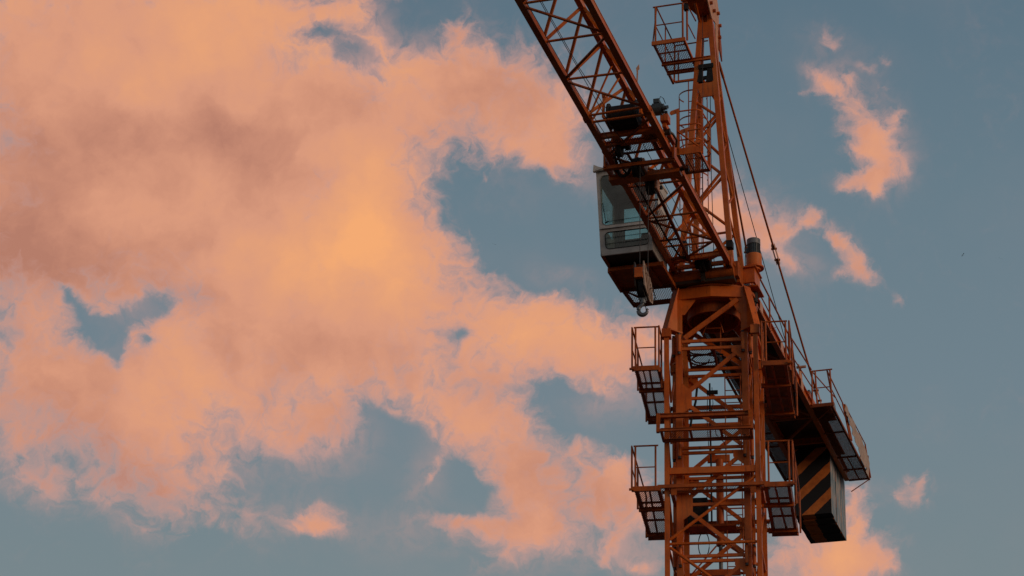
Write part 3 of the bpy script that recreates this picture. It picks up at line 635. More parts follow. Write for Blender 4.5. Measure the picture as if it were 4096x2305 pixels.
sub('s', 'cheek_plate', OP, head, lambda b: (b.poly([(-.17,-1.0,32.62),(-.17,-.55,32.34),(-.17,.10,32.50),(-.17,.22,32.95),(-.17,-.1,33.4),(-.17,-1.0,33.4)],(1,0,0),.025)))
sub('s', 'head_sheave', OD, head, lambda b: [b.cyl((x,y,32.92),(x+.04,y,32.92),.17,22) for x in (-.36,-.22,-.02,.04) for y in (-.86,)])
sub('s', 'bolt', OD, head, lambda b: [b.cyl((.17,y,z),(.24,y,z),.045,10) for y, z in ((-.72,32.66),(-.42,32.62),(.0,32.80),(.16,32.55),(.12,32.2))] )
sub('s', 'anchor_plate', OD, head, lambda b: (b.poly([(.10,.10,31.75),(.10,.34,31.55),(.10,.30,31.9),(.10,.12,32.5)],(1,0,0),.03), b.poly([(.18,.10,31.85),(.18,.34,31.65),(.18,.30,32.0),(.18,.12,32.5)],(1,0,0),.03)))
# transformer-like dark bracket between the legs
sub('s', 'limit_switch_box', BK, head, lambda b: (b.box(-.16,.20,-.60,-.46,30.97,31.08), b.poly([(-.20,-.58,30.62),(-.07,-.58,30.62),(-.07,-.58,30.97),(-.13,-.58,30.97)],(0,1,0),.08), b.poly([(.02,-.58,30.60),(.20,-.58,30.60),(.17,-.58,30.97),(.05,-.58,30.97)],(0,1,0),.10), b.box(-.1,.05,-.57,-.50,30.70,30.77)))
# head platform
hp = sub('s', 'head_platform', OR, CR, lambda b: (
    b.bar((-1.08,-1.40,31.33),(-.27,-1.40,31.33),.05,.10), b.bar((-1.03,-1.38,31.31),(-1.03,.46,31.31),.05,.06), b.bar((-.30,-1.38,31.31),(-.33,-.10,31.31),.05,.07),
    b.ibeam((-1.06,-.55,31.26),(.13,-.55,31.26),.07,.09), b.ibeam((-1.04,-.12,31.26),(-.33,-.12,31.26),.07,.09),
    b.bar((-1.03,-.95,31.31),(-.30,-.95,31.31),.03,.03), b.bar((-.98,.42,31.31),(-.20,.42,31.31),.05,.05)))
sub('s', 'deck_grating', GR, hp, lambda b: b.grate((-1.02,-1.37,31.34),(1,0,0),(0,1,0),.72,1.26,.055,.008))
def hr(b):
    T = 32.33; B = 31.36
    for x, y in ((-.99,-1.40),(-.33,-1.40)): b.tube([(x,y,B),(x,y,T)], .024, 8)
    b.tube([(-1.06,-1.38,B),(-.97,-1.36,T)], .016, 8)
    b.tube([(-1.05,-1.40,T),(-.21,-1.40,T)], .020, 8); b.tube([(-.97,-1.40,31.82),(-.33,-1.40,31.82)], .015, 8)
    b.tube([(-.25,-1.30,B),(-.25,-1.30,T-.1)], .024, 8)
    b.tube([(-.97,-1.36,T),(-.98,.45,T)], .018, 8); b.tube([(-1.0,-1.36,31.84),(-1.0,.45,31.84)], .015, 8)
    b.tube([(-1.0,-.45,B),(-.99,-.45,T)], .016, 8); b.tube([(-1.0,.42,B-.05),(-.98,.42,T)], .022, 8)
    b.tube([(-.90,.44,B-.05),(-.90,.44,T-.2)], .018, 8)
    b.tube([(-.24,-1.28,T),(-.22,-.55,T)], .018, 8); b.tube([(-.25,-1.28,31.84),(-.24,-.55,31.84)], .015, 8)
    b.tube([(-.98,.42,T),(-.15,.40,T)], .018, 8); b.tube([(-.98,.42,31.84),(-.15,.40,31.84)], .015, 8)
sub('s', 'guard_rail', OD, hp, hr)
sub('s', 'lamp_box', BK, hp, lambda b: b.box(-.31,-.21,-1.40,-1.28,32.16,32.30))
# caged ladder inside the head
def hl(b):
    ladder(b, -.62, -.30, .30, 26.3, 31.2)
hld = sub('s', 'head_ladder', OD, CR, hl)
def hoops(b):
    for z in (30.65,29.95,29.2,28.45,27.55):
        pts = [(-.46+.34*math.cos(a), .02+.34*math.sin(a)*.9, z) for a in [math.pi*(1.22+ -1.44*i/18) for i in range(19)]]
        pts = [(-.46+.34*math.cos(a), .10-.32*math.sin(a), z) for a in [math.pi*(-.2+1.4*i/20) for i in range(21)]]
        for i in range(20): b.bar(pts[i], pts[i+1], .006, .035, (0,0,1))
    for a in (0, .5, 1.0):
        x, y = -.46+.34*math.cos(math.pi*a), .10-.32*math.sin(math.pi*a)
        if a != .5: b.tube([(x,y,27.5),(x,y,30.7)], .012, 6)
sub('s', 'safety_hoops', OD, hld, hoops)
rope('hoist_rope', [(-.04,-.62,32.75),(-.02,-.75,29.2),(.02,-1.2,25.75)], head)
rope('signal_cable', [(.05,-.3,31.0),(.03,-.2,28.3),(.0,.1,26.0)], head, .009, BK)

# ---- counter-jib
ZC = 25.7
cj = sub('s', 'counter_jib', OR, CR, lambda b: b.ibeam((.60,.92,ZC+.14),(.60,13.05,ZC+.14),.13,.28,.02))
sub('s', 'girder', OR, cj, lambda b: b.ibeam((-.60,.92,ZC+.14),(-.60,13.05,ZC+.14),.13,.28,.02))
for y in (1.6,3.3,5.0,6.8,8.6,10.3,12.9):
    sub('s', 'cross_beam', OD, cj, lambda b: b.ibeam((-.53,y,ZC+.12),(.53,y,ZC+.12),.08,.16,.014))
for i, (y0, y1) in enumerate(((1.7,3.2),(3.4,4.9),(5.1,6.7),(6.9,8.5),(8.7,10.2))):
    sub('s', 'plan_brace', OD, cj, lambda b: b.bar((-.52 if i % 2 else .52,y0,ZC+.08),(.52 if i % 2 else -.52,y1,ZC+.08),.07,.05))
sub('s', 'tread_plate', DK, cj, lambda b: (b.box(-.53,.53,1.0,5.2,ZC+.285,ZC+.30), b.box(-.62,.53,5.3,13.3,ZC+.288,ZC+.303), b.box(-.95,-.54,1.0,9.0,ZC+.285,ZC+.30)))
for y in (1.9,4.2,6.6):                      # stiffener plates on the girder web, light from the right put into their colour
    sub('s', 'stiffener_plate', OP, cj, lambda b: b.box(.665,.672,y,y+.30,ZC+.03,ZC+.28))
# walkways outside the girders
def rw(b):
    b.bar((1.21,7.76,ZC-.02),(1.21,13.0,ZC-.02),.05,.07); b.bar((.66,7.76,ZC),(1.26,7.76,ZC),.05,.09)
    for y in (9.55,11.3,12.2,12.97): b.bar((.66,y,ZC-.02),(1.20,y,ZC-.02),.04,.04)
    b.bar((.93,11.3,ZC-.03),(.95,12.97,ZC-.03),.03,.03)
    b.grate((.67,7.78,ZC+.01),(1,0,0),(0,1,0),.52,5.2,.034,.013)
rwk = sub('s', 'counter_walkway', GR, CR, rw)
sub('s', 'deck_sheet', OD, rwk, lambda b: (b.box(.67,.90,7.80,11.2,ZC+.02,ZC+.035), b.box(.67,1.12,7.80,8.9,ZC+.036,ZC+.046)))
sub('s', 'walkway_strut', OR, rwk, lambda b: (b.tube([(1.20,7.85,ZC-.04),(.66,8.6,ZC-.05)],.014,6), b.tube([(1.20,12.95,ZC-.06),(.70,13.04,ZC-.32)],.014,6)))
def lw(b):
    b.bar((-1.0,9.0,ZC-.02),(-1.0,12.6,ZC-.02),.05,.07)
    for y in (9.2,10.1,11.2,12.5): b.bar((-1.0,y,ZC-.02),(-.66,y,ZC-.02),.04,.04)
    b.grate((-.98,9.0,ZC+.01),(1,0,0),(0,1,0),.32,3.6,.034,.018)
sub('s', 'counter_walkway', GR, cj, lw)
def lw2(b):
    b.bar((-.90,1.0,ZC-.02),(-1.0,9.0,ZC-.02),.05,.06); b.grate((-.92,1.0,ZC+.01),(1,0,0),(0,1,0),.26,8.0,.034,.018)
sub('s', 'counter_walkway', GR, cj, lw2)
def rails(b):
    T, B = ZC+.95, ZC
    for y in (1.2,3.14,5.35,5.80): b.tube([(.64,y,B-.02),(.63,y,T-.02)], .022, 8)
    b.tube([(.63,1.0,T),(.63,5.40,T)], .022, 8); b.tube([(.63,1.0,B+.52),(.63,5.3,B+.52)], .016, 8)
    b.tube([(.63,5.75,T+.05),(.72,7.72,T+.05)], .020, 8); b.tube([(.63,5.75,B+.52),(.72,7.72,B+.52)], .016, 8)
    for y in (1.2,3.14,5.35): b.tube([(.64,y+.02,B+.06),(.78,y+.02,B+.06)], .006, 5); b.tube([(.64,y+.02,B+.12),(.78,y+.02,B+.12)], .006, 5)
sub('s', 'guard_rail', OD, cj, rails)
def rails2(b):
    T, B = ZC+.95, ZC
    for x in (.84,1.22): b.tube([(x,7.76,B),(x-.02,7.72,T)], .022, 8)
    b.tube([(.72,7.72,B),(.74,7.72,T)], .022, 8)
    b.tube([(.72,7.72,T),(1.26,7.72,T)], .020, 8); b.tube([(.84,7.74,B+.48),(1.2,7.74,B+.48)], .015, 8)
    b.tube([(1.25,7.80,B),(1.12,7.76,T)], .020, 8); b.tube([(1.25,10.05,B-.05),(1.12,9.85,T-.05)], .024, 8); b.tube([(1.27,10.15,B-.05),(1.16,9.9,T-.05)], .022, 8)
    b.tube([(1.12,7.76,T),(1.12,9.85,T-.04)], .018, 8); b.tube([(1.20,7.78,B+.46),(1.20,9.98,B+.44)], .015, 8)
    b.tube([(1.25,12.98,B),(1.20,12.6,T-.1)], .020, 8); b.tube([(1.27,12.6,B+.5),(1.22,12.95,B)], .014, 8); b.tube([(1.16,9.9,T-.06),(1.20,12.6,T-.1)], .014, 8)
    b.tube([(1.02,12.6,B+.48),(1.26,12.6,B+.50)], .015, 8)
    b.tube([(.74,7.75,T),(.98,9.5,T)], .016, 8)
sub('s', 'guard_rail', OD, cj, rails2)
hw_ = sub('s', 'hoist_winch', DK, CR, lambda b: (b.cyl((-.42,8.9,ZC+.62),(.42,8.9,ZC+.62), .22, 24), b.cyl((-.46,8.9,ZC+.62),(-.42,8.9,ZC+.62), .32, 24), b.cyl((.42,8.9,ZC+.62),(.46,8.9,ZC+.62), .32, 24)))
sub('s', 'winch_motor', MG, hw_, lambda b: (b.cyl((.50,8.55,ZC+.20),(.86,8.55,ZC+.20), .165, 24), b.box(.70,1.14,8.40,8.62,ZC+.02,ZC+.20), b.box(.44,.60,8.4,8.7,ZC+.28,ZC+.42)))
sub('s', 'motor_housing', ML, hw_, lambda b: (b.cyl((.86,8.55,ZC+.20),(1.14,8.55,ZC+.20), .185, 32), b.box(1.10,1.17,8.42,8.46,ZC+.03,ZC+.12)))
sub('s', 'winch_gearbox', OR, hw_, lambda b: (b.box(.36,.52,8.45,9.3,ZC+.30,ZC+.72), b.box(-.52,-.36,8.45,9.3,ZC+.30,ZC+.72)))
sub('s', 'rope_guide_plate', OP, cj, lambda b: (b.poly([(.62,6.60,ZC+.28),(.62,6.95,ZC+.28),(.62,6.90,ZC+.62),(.62,6.55,ZC+.66)],(1,0,0),.02), b.cyl((.56,6.62,ZC+.60),(.80,6.62,ZC+.60),.035,12), b.cyl((.60,6.66,ZC+.3),(.66,6.66,ZC+.6),.02,8)))
# pendant bars from the head to the counter-jib
def pend(x0, x1, z0):
    top = Vector((x0,.30,31.62)); end = Vector((x1,9.35,25.98)); d = (end-top)
    b = MB('s'); b.cyl(tuple(top+d*.03), tuple(top+d*.50), .026, 10); b.cyl(tuple(top+d*.53), tuple(top+d*.905), .026, 10)
    b.cyl(tuple(top), tuple(top+d*.04), .035, 10)
    r_ = b.build('pendant_bar', OD, CR)
    for t0, t1 in ((.49,.545),(.90,.955)):
        sub('s', 'link_plate', OP, r_, lambda b: [b.bar(tuple(top+d*t0+Vector((o,0,0))), tuple(top+d*t1+Vector((o,0,0))), .012,.09,(0,0,1)) for o in (-.035,.035)])
        sub('s', 'link_pin', OD, r_, lambda b: [b.cyl(tuple(top+d*t_+Vector((-.07,0,0))), tuple(top+d*t_+Vector((.07,0,0))), .028, 10) for t_ in (t0+.012,t1-.012)])
    sub('s', 'clevis', OD, r_, lambda b: (b.cyl(tuple(top+d*.955), tuple(top+d), .016, 8), b.bar(tuple(top+d*.985), tuple(end), .05,.06)))
    return r_
PT = (.12, .66); pend(.13, .72, 0); pend(-.03, -.50, 0)
rope('hoist_rope', [(.2,-.1,30.27),(.2,4.4,28.42),(.2,8.72,26.58)], cj, .010)
sub('s', 'rope_guide_sheave', BK, head, lambda b: b.cyl((.16,-.12,30.16),(.22,-.12,30.16),.10,18))

# ---- operator's cab
ZK = 25.2
def cy(z): return -2.79-.235*(z-ZK)          # raked front
XL, XR, YBK, ZTOP = -1.885, -.70, -1.52, 27.05
def wall(b, ax, val, t, u0, u1, z0, z1, holes):
    """panel with rectangular holes; ax 'f' raked front (u = x), 'x' side (u = y), 'y' back (u = x)"""
    us = sorted({u0, u1, *[h[0] for h in holes], *[h[1] for h in holes]}); zs = sorted({z0, z1, *[h[2] for h in holes], *[h[3] for h in holes]})
    for i in range(len(us)-1):
        for j in range(len(zs)-1):
            a, c, e, g_ = us[i], us[i+1], zs[j], zs[j+1]; mu, mz = (a+c)/2, (e+g_)/2
            if any(h[0] < mu < h[1] and h[2] < mz < h[3] for h in holes): continue
            if ax == 'f': q = [(a,cy(e),e),(c,cy(e),e),(c,cy(e)+t,e),(a,cy(e)+t,e),(a,cy(g_),g_),(c,cy(g_),g_),(c,cy(g_)+t,g_),(a,cy(g_)+t,g_)]
            elif ax == 'x':
                yy = lambda u, z: max(u, cy(z)+.042) if u <= u0+.001 else u
                q = [(val,yy(a,e),e),(val+t,yy(a,e),e),(val+t,yy(c,e),e),(val,yy(c,e),e),(val,yy(a,g_),g_),(val+t,yy(a,g_),g_),(val+t,yy(c,g_),g_),(val,yy(c,g_),g_)]
                if u0+.001 >= a: q = [(val,cy(e)+.042,e),(val+t,cy(e)+.042,e),(val+t,c,e),(val,c,e),(val,cy(g_)+.042,g_),(val+t,cy(g_)+.042,g_),(val+t,c,g_),(val,c,g_)]
            else: q = [(a,val,e),(c,val,e),(c,val+t,e),(a,val+t,e),(a,val,g_),(c,val,g_),(c,val+t,g_),(a,val+t,g_)]
            b.hexa(q)
def corner_fill(b, x0, x1, z0, z1, r, yo=0.):           # rounded window corners, set just inside the opening
    for (cx_, cz, sx_, sz) in ((x0,z0,1,1),(x1,z0,-1,1),(x0,z1,1,-1),(x1,z1,-1,-1)):
        pts = [(cx_,cz)] + [(cx_+sx_*r*(1-math.sin(a)), cz+sz*r*(1-math.cos(a))) for a in [math.pi/2*i/6 for i in range(7)]]
        b.poly([(px, cy(pz)+.004+yo, pz) for px, pz in pts], (0,1,0), .02)
UW = (-1.80,-.78,25.86,26.97); LWn = (-1.76,-.78,25.33,25.70)
cab = MB('s')
wall(cab, 'f', 0, .04, XL, XR, ZK, 27.06, [UW, LWn])
corner_fill(cab, *UW, .10); corner_fill(cab, *LWn, .09)
wall(cab, 'x', XL, .03, -3.2, YBK, ZK, ZTOP, [(-2.80,-1.85,26.0,26.92)])
wall(cab, 'x', XR-.03, .03, -3.2, YBK, ZK, ZTOP, [(-2.60,-2.30,25.95,26.85)])
wall(cab, 'y', YBK-.03, .03, XL+.03, XR-.03, ZK, 27.22, [(-1.70,-1.05,26.18,26.97)])
for x in (XL, XR-.03): cab.poly([(x,-3.15,27.05),(x,YBK,27.05),(x,YBK,27.24)], (1,0,0), .03)
CABO = cab.build('operator_cab', WH, CR)
sub('s', 'cab_roof', WH, CABO, lambda b: (b.hexa([(XL-.02,-3.30,27.06),(XR+.02,-3.30,27.06),(XR+.02,YBK+.03,27.24),(XL-.02,YBK+.03,27.24),(XL-.02,-3.28,27.12),(XR+.02,-3.28,27.10),(XR+.02,YBK+.03,27.30),(XL-.02,YBK+.03,27.30)]),
     b.hexa([(XL-.04,-3.34,27.03),(XL+.22,-3.34,27.09),(XL+.22,-3.28,27.09),(XL-.04,-3.26,27.03),(XL-.02,-3.36,27.19),(XL+.10,-3.34,27.13),(XL+.12,-3.28,27.12),(XL+.02,-3.24,27.20)])))
sub('s', 'cab_floor', DK, CABO, lambda b: (b.box(XL+.03,XR-.03,-2.76,YBK-.03,ZK+.06,ZK+.10)))
sub('s', 'window_sill', WH, CABO, lambda b: b.bar((XL+.03,cy(25.80)-.012,25.79),(XR-.01,cy(25.80)-.012,25.79),.05,.03))
sub('s', 'cab_lining', WI, CABO, lambda b: (b.hexa([(XL+.031,-3.08,27.0),(XR-.031,-3.08,27.0),(XR-.031,YBK-.035,27.12),(XL+.031,YBK-.035,27.12),(XL+.031,-3.08,27.02),(XR-.031,-3.08,27.02),(XR-.031,YBK-.035,27.14),(XL+.031,YBK-.035,27.14)]),
     b.box(XL+.031,XL+.10,YBK-.22,YBK-.032,25.3,27.1), b.box(-.98,XR-.031,YBK-.12,YBK-.032,25.3,27.1), b.box(XL+.031,XR-.031,YBK-.05,YBK-.032,25.3,26.15),
     b.bar((-1.60,YBK-.05,27.08),(-1.10,-2.95,27.0),.03,.03)))
sub('s', 'seat', SE, CABO, lambda b: (b.hexa([(-1.28,-2.25,25.45),(-.90,-2.25,25.45),(-.90,-1.8,25.45),(-1.28,-1.8,25.45),(-1.26,-2.27,25.62),(-.92,-2.27,25.62),(-.92,-1.8,25.62),(-1.26,-1.8,25.62)]),
     b.hexa([(-1.28,-1.92,25.60),(-.90,-1.92,25.60),(-.90,-1.78,25.60),(-1.28,-1.78,25.60),(-1.22,-1.80,26.15),(-.96,-1.80,26.15),(-.96,-1.70,26.15),(-1.22,-1.70,26.15)]), b.box(-1.2,-.98,-2.15,-1.85,25.30,25.45)))
sub('s', 'control_console', SE, CABO, lambda b: (b.hexa([(-1.02,-2.45,25.30),(-.76,-2.45,25.30),(-.76,-1.9,25.30),(-1.02,-1.9,25.30),(-.98,-2.35,25.75),(-.78,-2.35,25.75),(-.78,-1.95,25.75),(-.98,-1.95,25.75)]), b.tube([(-1.5,-2.2,25.3),(-1.5,-2.25,26.15),(-1.43,-2.3,26.2)],.02,6)))
def pane(name, q): sub('s', name, GLS, CABO, lambda b: b.poly(q, (0,1,0), .006))
pane('window_pane', [(UW[0],cy(UW[2])+.02,UW[2]),(UW[1],cy(UW[2])+.02,UW[2]),(UW[1],cy(UW[3])+.02,UW[3]),(UW[0],cy(UW[3])+.02,UW[3])])
pane('window_pane', [(LWn[0],cy(LWn[2])+.02,LWn[2]),(LWn[1],cy(LWn[2])+.02,LWn[2]),(LWn[1],cy(LWn[3])+.02,LWn[3]),(LWn[0],cy(LWn[3])+.02,LWn[3])])
def gasket(b, x0, x1, z0, z1, r, w=.018):
    pts = []
    for (cx_, cz, a0) in ((x1-r,z1-r,0),(x0+r,z1-r,90),(x0+r,z0+r,180),(x1-r,z0+r,270)):
        pts += [(cx_+r*math.cos(R(a0+18*i)), cz+r*math.sin(R(a0+18*i))) for i in range(6)]
    for i in range(len(pts)):
        p, q = pts[i], pts[(i+1) % len(pts)]
        b.bar((p[0],cy(p[1])-.004,p[1]),(q[0],cy(q[1])-.004,q[1]),.02,w,(0,1,0)) if False else b.tube([(p[0],cy(p[1])-.002,p[1]),(q[0],cy(q[1])-.002,q[1])], w/2, 5, False)
sub('s', 'window_gasket', BK, CABO, lambda b: gasket(b, *LWn, .09))
sub('s', 'window_gasket', WI, CABO, lambda b: gasket(b, *UW, .10, .01))
sub('s', 'guard_wire', RP, CABO, lambda b: [b.tube([(LWn[0],cy(z)-.012,z),(LWn[1],cy(z)-.012,z+.01)], .006, 5) for z in (25.44,25.57)])
sub('s', 'wiper', BK, CABO, lambda b: (b.tube([(-1.72,cy(25.92)-.02,25.92),(-1.76,cy(26.2)-.02,26.22),(-1.77,cy(26.3)-.02,26.36)], .008, 5), b.bar((-1.74,cy(25.9)-.02,25.90),(-1.66,cy(25.9)-.02,25.94),.03,.02), b.tube([(-1.66,cy(25.95)-.014,25.93),(-.80,cy(25.97)-.014,25.95)], .006, 5)))
sub('s', 'window_pane', GLS, CABO, lambda b: (b.box(XL+.012,XL+.018,-2.80,-1.85,26.0,26.92)))
sub('s', 'window_pane', GLS, CABO, lambda b: (b.box(-1.70,-1.05,YBK-.018,YBK-.012,26.18,26.97)))
sub('s', 'window_pane', GLS, CABO, lambda b: (b.box(XR-.018,XR-.012,-2.60,-2.30,25.95,26.85)))
def cp(b):                                   # steel tray that carries the cab, grated walk behind it
    b.bar((XL,-2.17,ZK-.05),(-.62,-2.17,ZK-.05),.06,.09); b.bar((XL+.01,-2.17,ZK-.06),(XL+.01,-1.10,ZK-.06),.05,.11); b.bar((-.66,-2.17,ZK-.06),(-.66,-.9,ZK-.06),.05,.10)
    b.bar((-1.35,-2.15,ZK-.05),(-1.35,-1.1,ZK-.05),.10,.05); b.bar((-.98,-2.15,ZK-.05),(-.94,-1.1,ZK-.05),.08,.05)
    b.box(XL+.03,-.68,-2.13,-1.1,ZK-.02,ZK-.005); b.box(XL,XL+.06,-2.76,-2.2,ZK-.01,ZK+.05)
tray = sub('s', 'cab_tray', OD, CABO, cp)
def cw(b):
    b.bar((-1.84,-1.10,ZK-.05),(-1.80,-.27,ZK-.05),.06,.08); b.bar((-1.82,-.27,ZK-.05),(-.62,-.27,ZK-.05),.05,.11); b.bar((-1.84,-1.08,ZK-.05),(-.62,-1.05,ZK-.05),.05,.09)
    b.bar((-1.55,-1.05,ZK-.04),(-1.5,-.3,ZK-.04),.04,.04); b.bar((-1.84,-1.1,ZK-.06),(-1.36,-.3,ZK-.06),.04,.03)
    b.grate((-1.80,-1.05,ZK-.01),(1,0,0),(0,1,0),1.15,.76,.055,.008)
sub('s', 'cab_walkway', GR, CABO, cw)
sub('s', 'work_light', BK, CABO, lambda b: (b.tube([(-.62,-2.75,26.95),(-.50,-2.9,26.98),(-.46,-2.95,26.8),(-.48,-2.95,26.62)],.008,5), b.box(-.52,-.44,-2.98,-2.90,26.6,26.66)))

# ================================================================== climbing frame round the mast
CF = tag(empty('climbing_frame'), 'orange climbing cage with railed platforms wrapped around the top of the mast', 'climbing frame')
for k in range(4):
    sub('m', 'corner_post', OR, CF, lambda b: b.bar((*rotz((-.985,-.985,0),k)[:2],16.4),(*rotz((-.985,-.985,0),k)[:2],23.84),.105,.105))
    sub('m', 'post_cap', OR, CF, lambda b: b.box(*[c for c in (lambda p: (p[0]-.10,p[0]+.10,p[1]-.10,p[1]+.10))(rotz((-.985,-.985,0),k))], 23.82, 24.02))
def ftie(k, z, h=.08, w=.08, x=.93): sub('m', 'cross_tie', OR, CF, lambda b: b.bar(rotz((-x,-.985,z),k), rotz((x,-.985,z),k), w, h))
for k in range(4):
    ftie(k, 20.63, .145)
    sub('m', 'cross_tie', OR, CF, lambda b: b.tube([rotz((-.93,-.985,18.96),k), rotz((.93,-.985,18.96),k)], .032, 10))
    sub('m', 'diagonal_brace', OR, CF, lambda b: b.tube([rotz((.93,-.99,20.46),k), rotz((-.93,-.99,19.06),k)], .034, 10))
    sub('m', 'diagonal_brace', OR, CF, lambda b: b.tube([rotz((-.93,-.99,18.88),k), rotz((.93,-.99,17.4),k)], .034, 10))
for k in (1, 3):                             # the flanks are braced all the way up
    for (za, zb_) in ((23.7,22.7),(22.7,21.7),(21.7,20.75)):
        sub('m', 'diagonal_brace', OR, CF, lambda b: b.bar(rotz((-.93,-.985,za),k), rotz((.0,-.985,zb_),k), .045,.045))
        sub('m', 'diagonal_brace', OR, CF, lambda b: b.bar(rotz((.0,-.985,zb_),k), rotz((.93,-.985,za),k), .045,.045))
sub('m', 'cross_tie', OD, CF, lambda b: b.ibeam((-1.14,-1.09,21.90),(.84,-1.09,21.90),.09,.10,.014))
# folding deck in front of the mast
def fd(b):
    b.ibeam((-1.06,-1.66,21.33),(.89,-1.66,21.33),.06,.07,.012); b.ibeam((-1.06,-1.05,21.33),(.89,-1.05,21.33),.06,.07,.012)
    b.bar((-1.05,-1.66,21.33),(-1.05,-1.05,21.33),.05,.06); b.bar((.88,-1.66,21.33),(.88,-1.05,21.33),.05,.06)
    for x in (-.42,.24): b.bar((x,-1.64,21.31),(x,-1.07,21.31),.05,.035)
fdk = sub('m', 'folding_deck', OD, CF, fd)
sub('m', 'deck_grating', GR, fdk, lambda b: b.grate((-1.03,-1.64,21.35),(1,0,0),(0,1,0),1.90,.57,.052,.008))
sub('m', 'hanger_plate', OD, fdk, lambda b: (b.hexa([(-1.15,-1.70,21.28),(-1.08,-1.70,21.28),(-1.08,-1.60,21.28),(-1.15,-1.60,21.28),(-1.20,-1.14,21.95),(-1.12,-1.14,21.95),(-1.12,-1.04,21.95),(-1.20,-1.04,21.95)]),
     b.hexa([(.88,-1.70,21.28),(.94,-1.70,21.28),(.94,-1.60,21.28),(.88,-1.60,21.28),(.80,-1.14,21.95),(.88,-1.14,21.95),(.88,-1.04,21.95),(.80,-1.04,21.95)])))
# platforms: (x inner, x outer, y front, y back, z)
def platform(sgn, z, y0, y1, cell, cr_back=True):
    x0, x1 = 1.10, 1.70; X = lambda x: sgn*x
    def fr_(b):
        b.bar((X(x0+.02),y0,z),(X(x1+.04),y0,z),.06,.11)
        b.bar((X(x1-.06),y0+.03,z-.02),(X(x1-.06),y1,z-.02),.07,.07); b.bar((X(x0+.05),y0+.03,z-.02),(X(x0+.05),y1,z-.02),.07,.07)
        b.bar((X(.30 if False else 1.04),y1-1.95,z-.06),(X(x1),y1-1.95,z-.06),.08,.09); b.bar((X(1.04),y1-.35,z-.06),(X(x1),y1-.35,z-.06),.08,.09)
        for yy in (y0+.75,y1-1.2): b.bar((X(x0),yy,z-.03),(X(x1-.05),yy,z-.03),.04,.04)
        b.bar((X(x0),y1,z-.02),(X(x1),y1,z-.02),.05,.07)
        b.bar((X(x0+.25),y0+.05,z-.05),(X(x0+.35),y1-.4,z-.05),.04,.035)
    pf = sub('m', 'side_platform', OD, CF, fr_)
    sub('m', 'deck_grating', GR, pf, lambda b: b.grate((min(X(x0),X(x1)),y0,z+.015),(1,0,0),(0,1,0),x1-x0,y1-y0,cell,.011))
    def rl(b):
        T = z+1.0
        for x in (x0+.12,x1-.04): b.tube([(X(x),y0-.01,z),(X(x),y0-.01,T)], .022, 8)
        b.tube([(X(x0+.06),y0-.01,T),(X(x1),y0-.01,T)], .020, 8); b.tube([(X(x0+.12),y0-.01,z+.5),(X(x1-.04),y0-.01,z+.5)], .014, 8)
        xo = x1+.04
        for yy in (y0+.02,y0+1.2,y1-.02): b.tube([(X(xo),yy,z),(X(xo),yy,T)], .022, 8)
        b.tube([(X(xo),y0-.02,T),(X(xo),y1,T)], .018, 8); b.tube([(X(xo),y0,z+.5),(X(xo),y1,z+.5)], .014, 8)
        b.cyl((X(xo-.05),y0-.05,z-.02),(X(xo+.05),y0-.05,z-.02),.03,8)
    sub('m', 'guard_rail', OD, pf, rl)
    return pf
p1 = platform(-1, 23.04, -1.13, 1.90, .048); p2 = platform(1, 23.04, -1.13, 1.90, .030)
p3 = platform(-1, 20.19, -1.13, 1.90, .05); p4 = platform(1, 20.19, -1.13, 1.90, .034)
def inner_rail(b, z, x):
    b.tube([(x,-1.14,z+1.02),(x+.04*(1 if x > 0 else -1)*0-.0,-.55,z+1.02)], .02, 8); b.tube([(x,-1.14,z-.1),(x,-1.14,z+1.02)], .022, 8)
    b.tube([(x,-.60,z-.25),(x,-.60,z+1.0)], .022, 8); b.tube([(x,-1.14,z+.5),(x,-.6,z+.5)], .014, 8)
sub('m', 'guard_rail', OD, p1, lambda b: inner_rail(b, 23.04, -1.14))
sub('m', 'guard_rail', OD, p2, lambda b: inner_rail(b, 23.04, 1.13))
# walk across the front and the back at the lower level, back at the upper level
def fwk(b):
    b.bar((-1.18,-1.13,20.23),(1.20,-1.13,20.23),.05,.075); b.bar((-1.10,-.88,20.19),(1.20,-.88,20.19),.05,.06)
    b.grate((-1.15,-1.12,20.21),(1,0,0),(0,1,0),2.3,.24,.052,.008)
    for x in (-.83,.88): b.bar((x,-1.10,20.25),(x,-1.06,20.05),.12,.05)
sub('m', 'cross_walkway', OD, CF, fwk)
def bwk(b, z):
    b.bar((-1.10,1.10,z),(1.10,1.10,z),.05,.09); b.bar((-1.10,1.65,z),(1.10,1.65,z),.05,.09); b.grate((-1.08,1.12,z+.02),(1,0,0),(0,1,0),2.16,.5,.052,.008)
sub('m', 'cross_walkway', OD, CF, lambda b: bwk(b, 20.19)); sub('m', 'cross_walkway', OD, CF, lambda b: bwk(b, 23.0))
sub('m', 'guard_rail', OD, CF, lambda b: (b.tube([(-1.1,1.68,20.75),(1.1,1.68,20.75)],.018,8), b.tube([(-1.1,1.68,21.2),(1.1,1.68,21.2)],.018,8)))
hy = sub('m', 'hydraulic_jack', OR, CF, lambda b: (b.cyl((.02,.85,19.62),(.02,.85,21.6),.085,20), b.cyl((.02,.85,19.56),(.02,.85,19.62),.10,16), b.box(-.25,.25,.82,.9,21.55,21.72)))
sub('m', 'piston_rod', GY, hy, lambda b: b.cyl((.02,.85,19.0),(.02,.85,19.56),.045,14))
sub('m', 'jack_shoe', OR, hy, lambda b: (b.box(-.4,.45,.80,.88,18.86,19.0), b.bar((-.62,.80,18.9),(-.08,.84,19.55),.03,.03)))

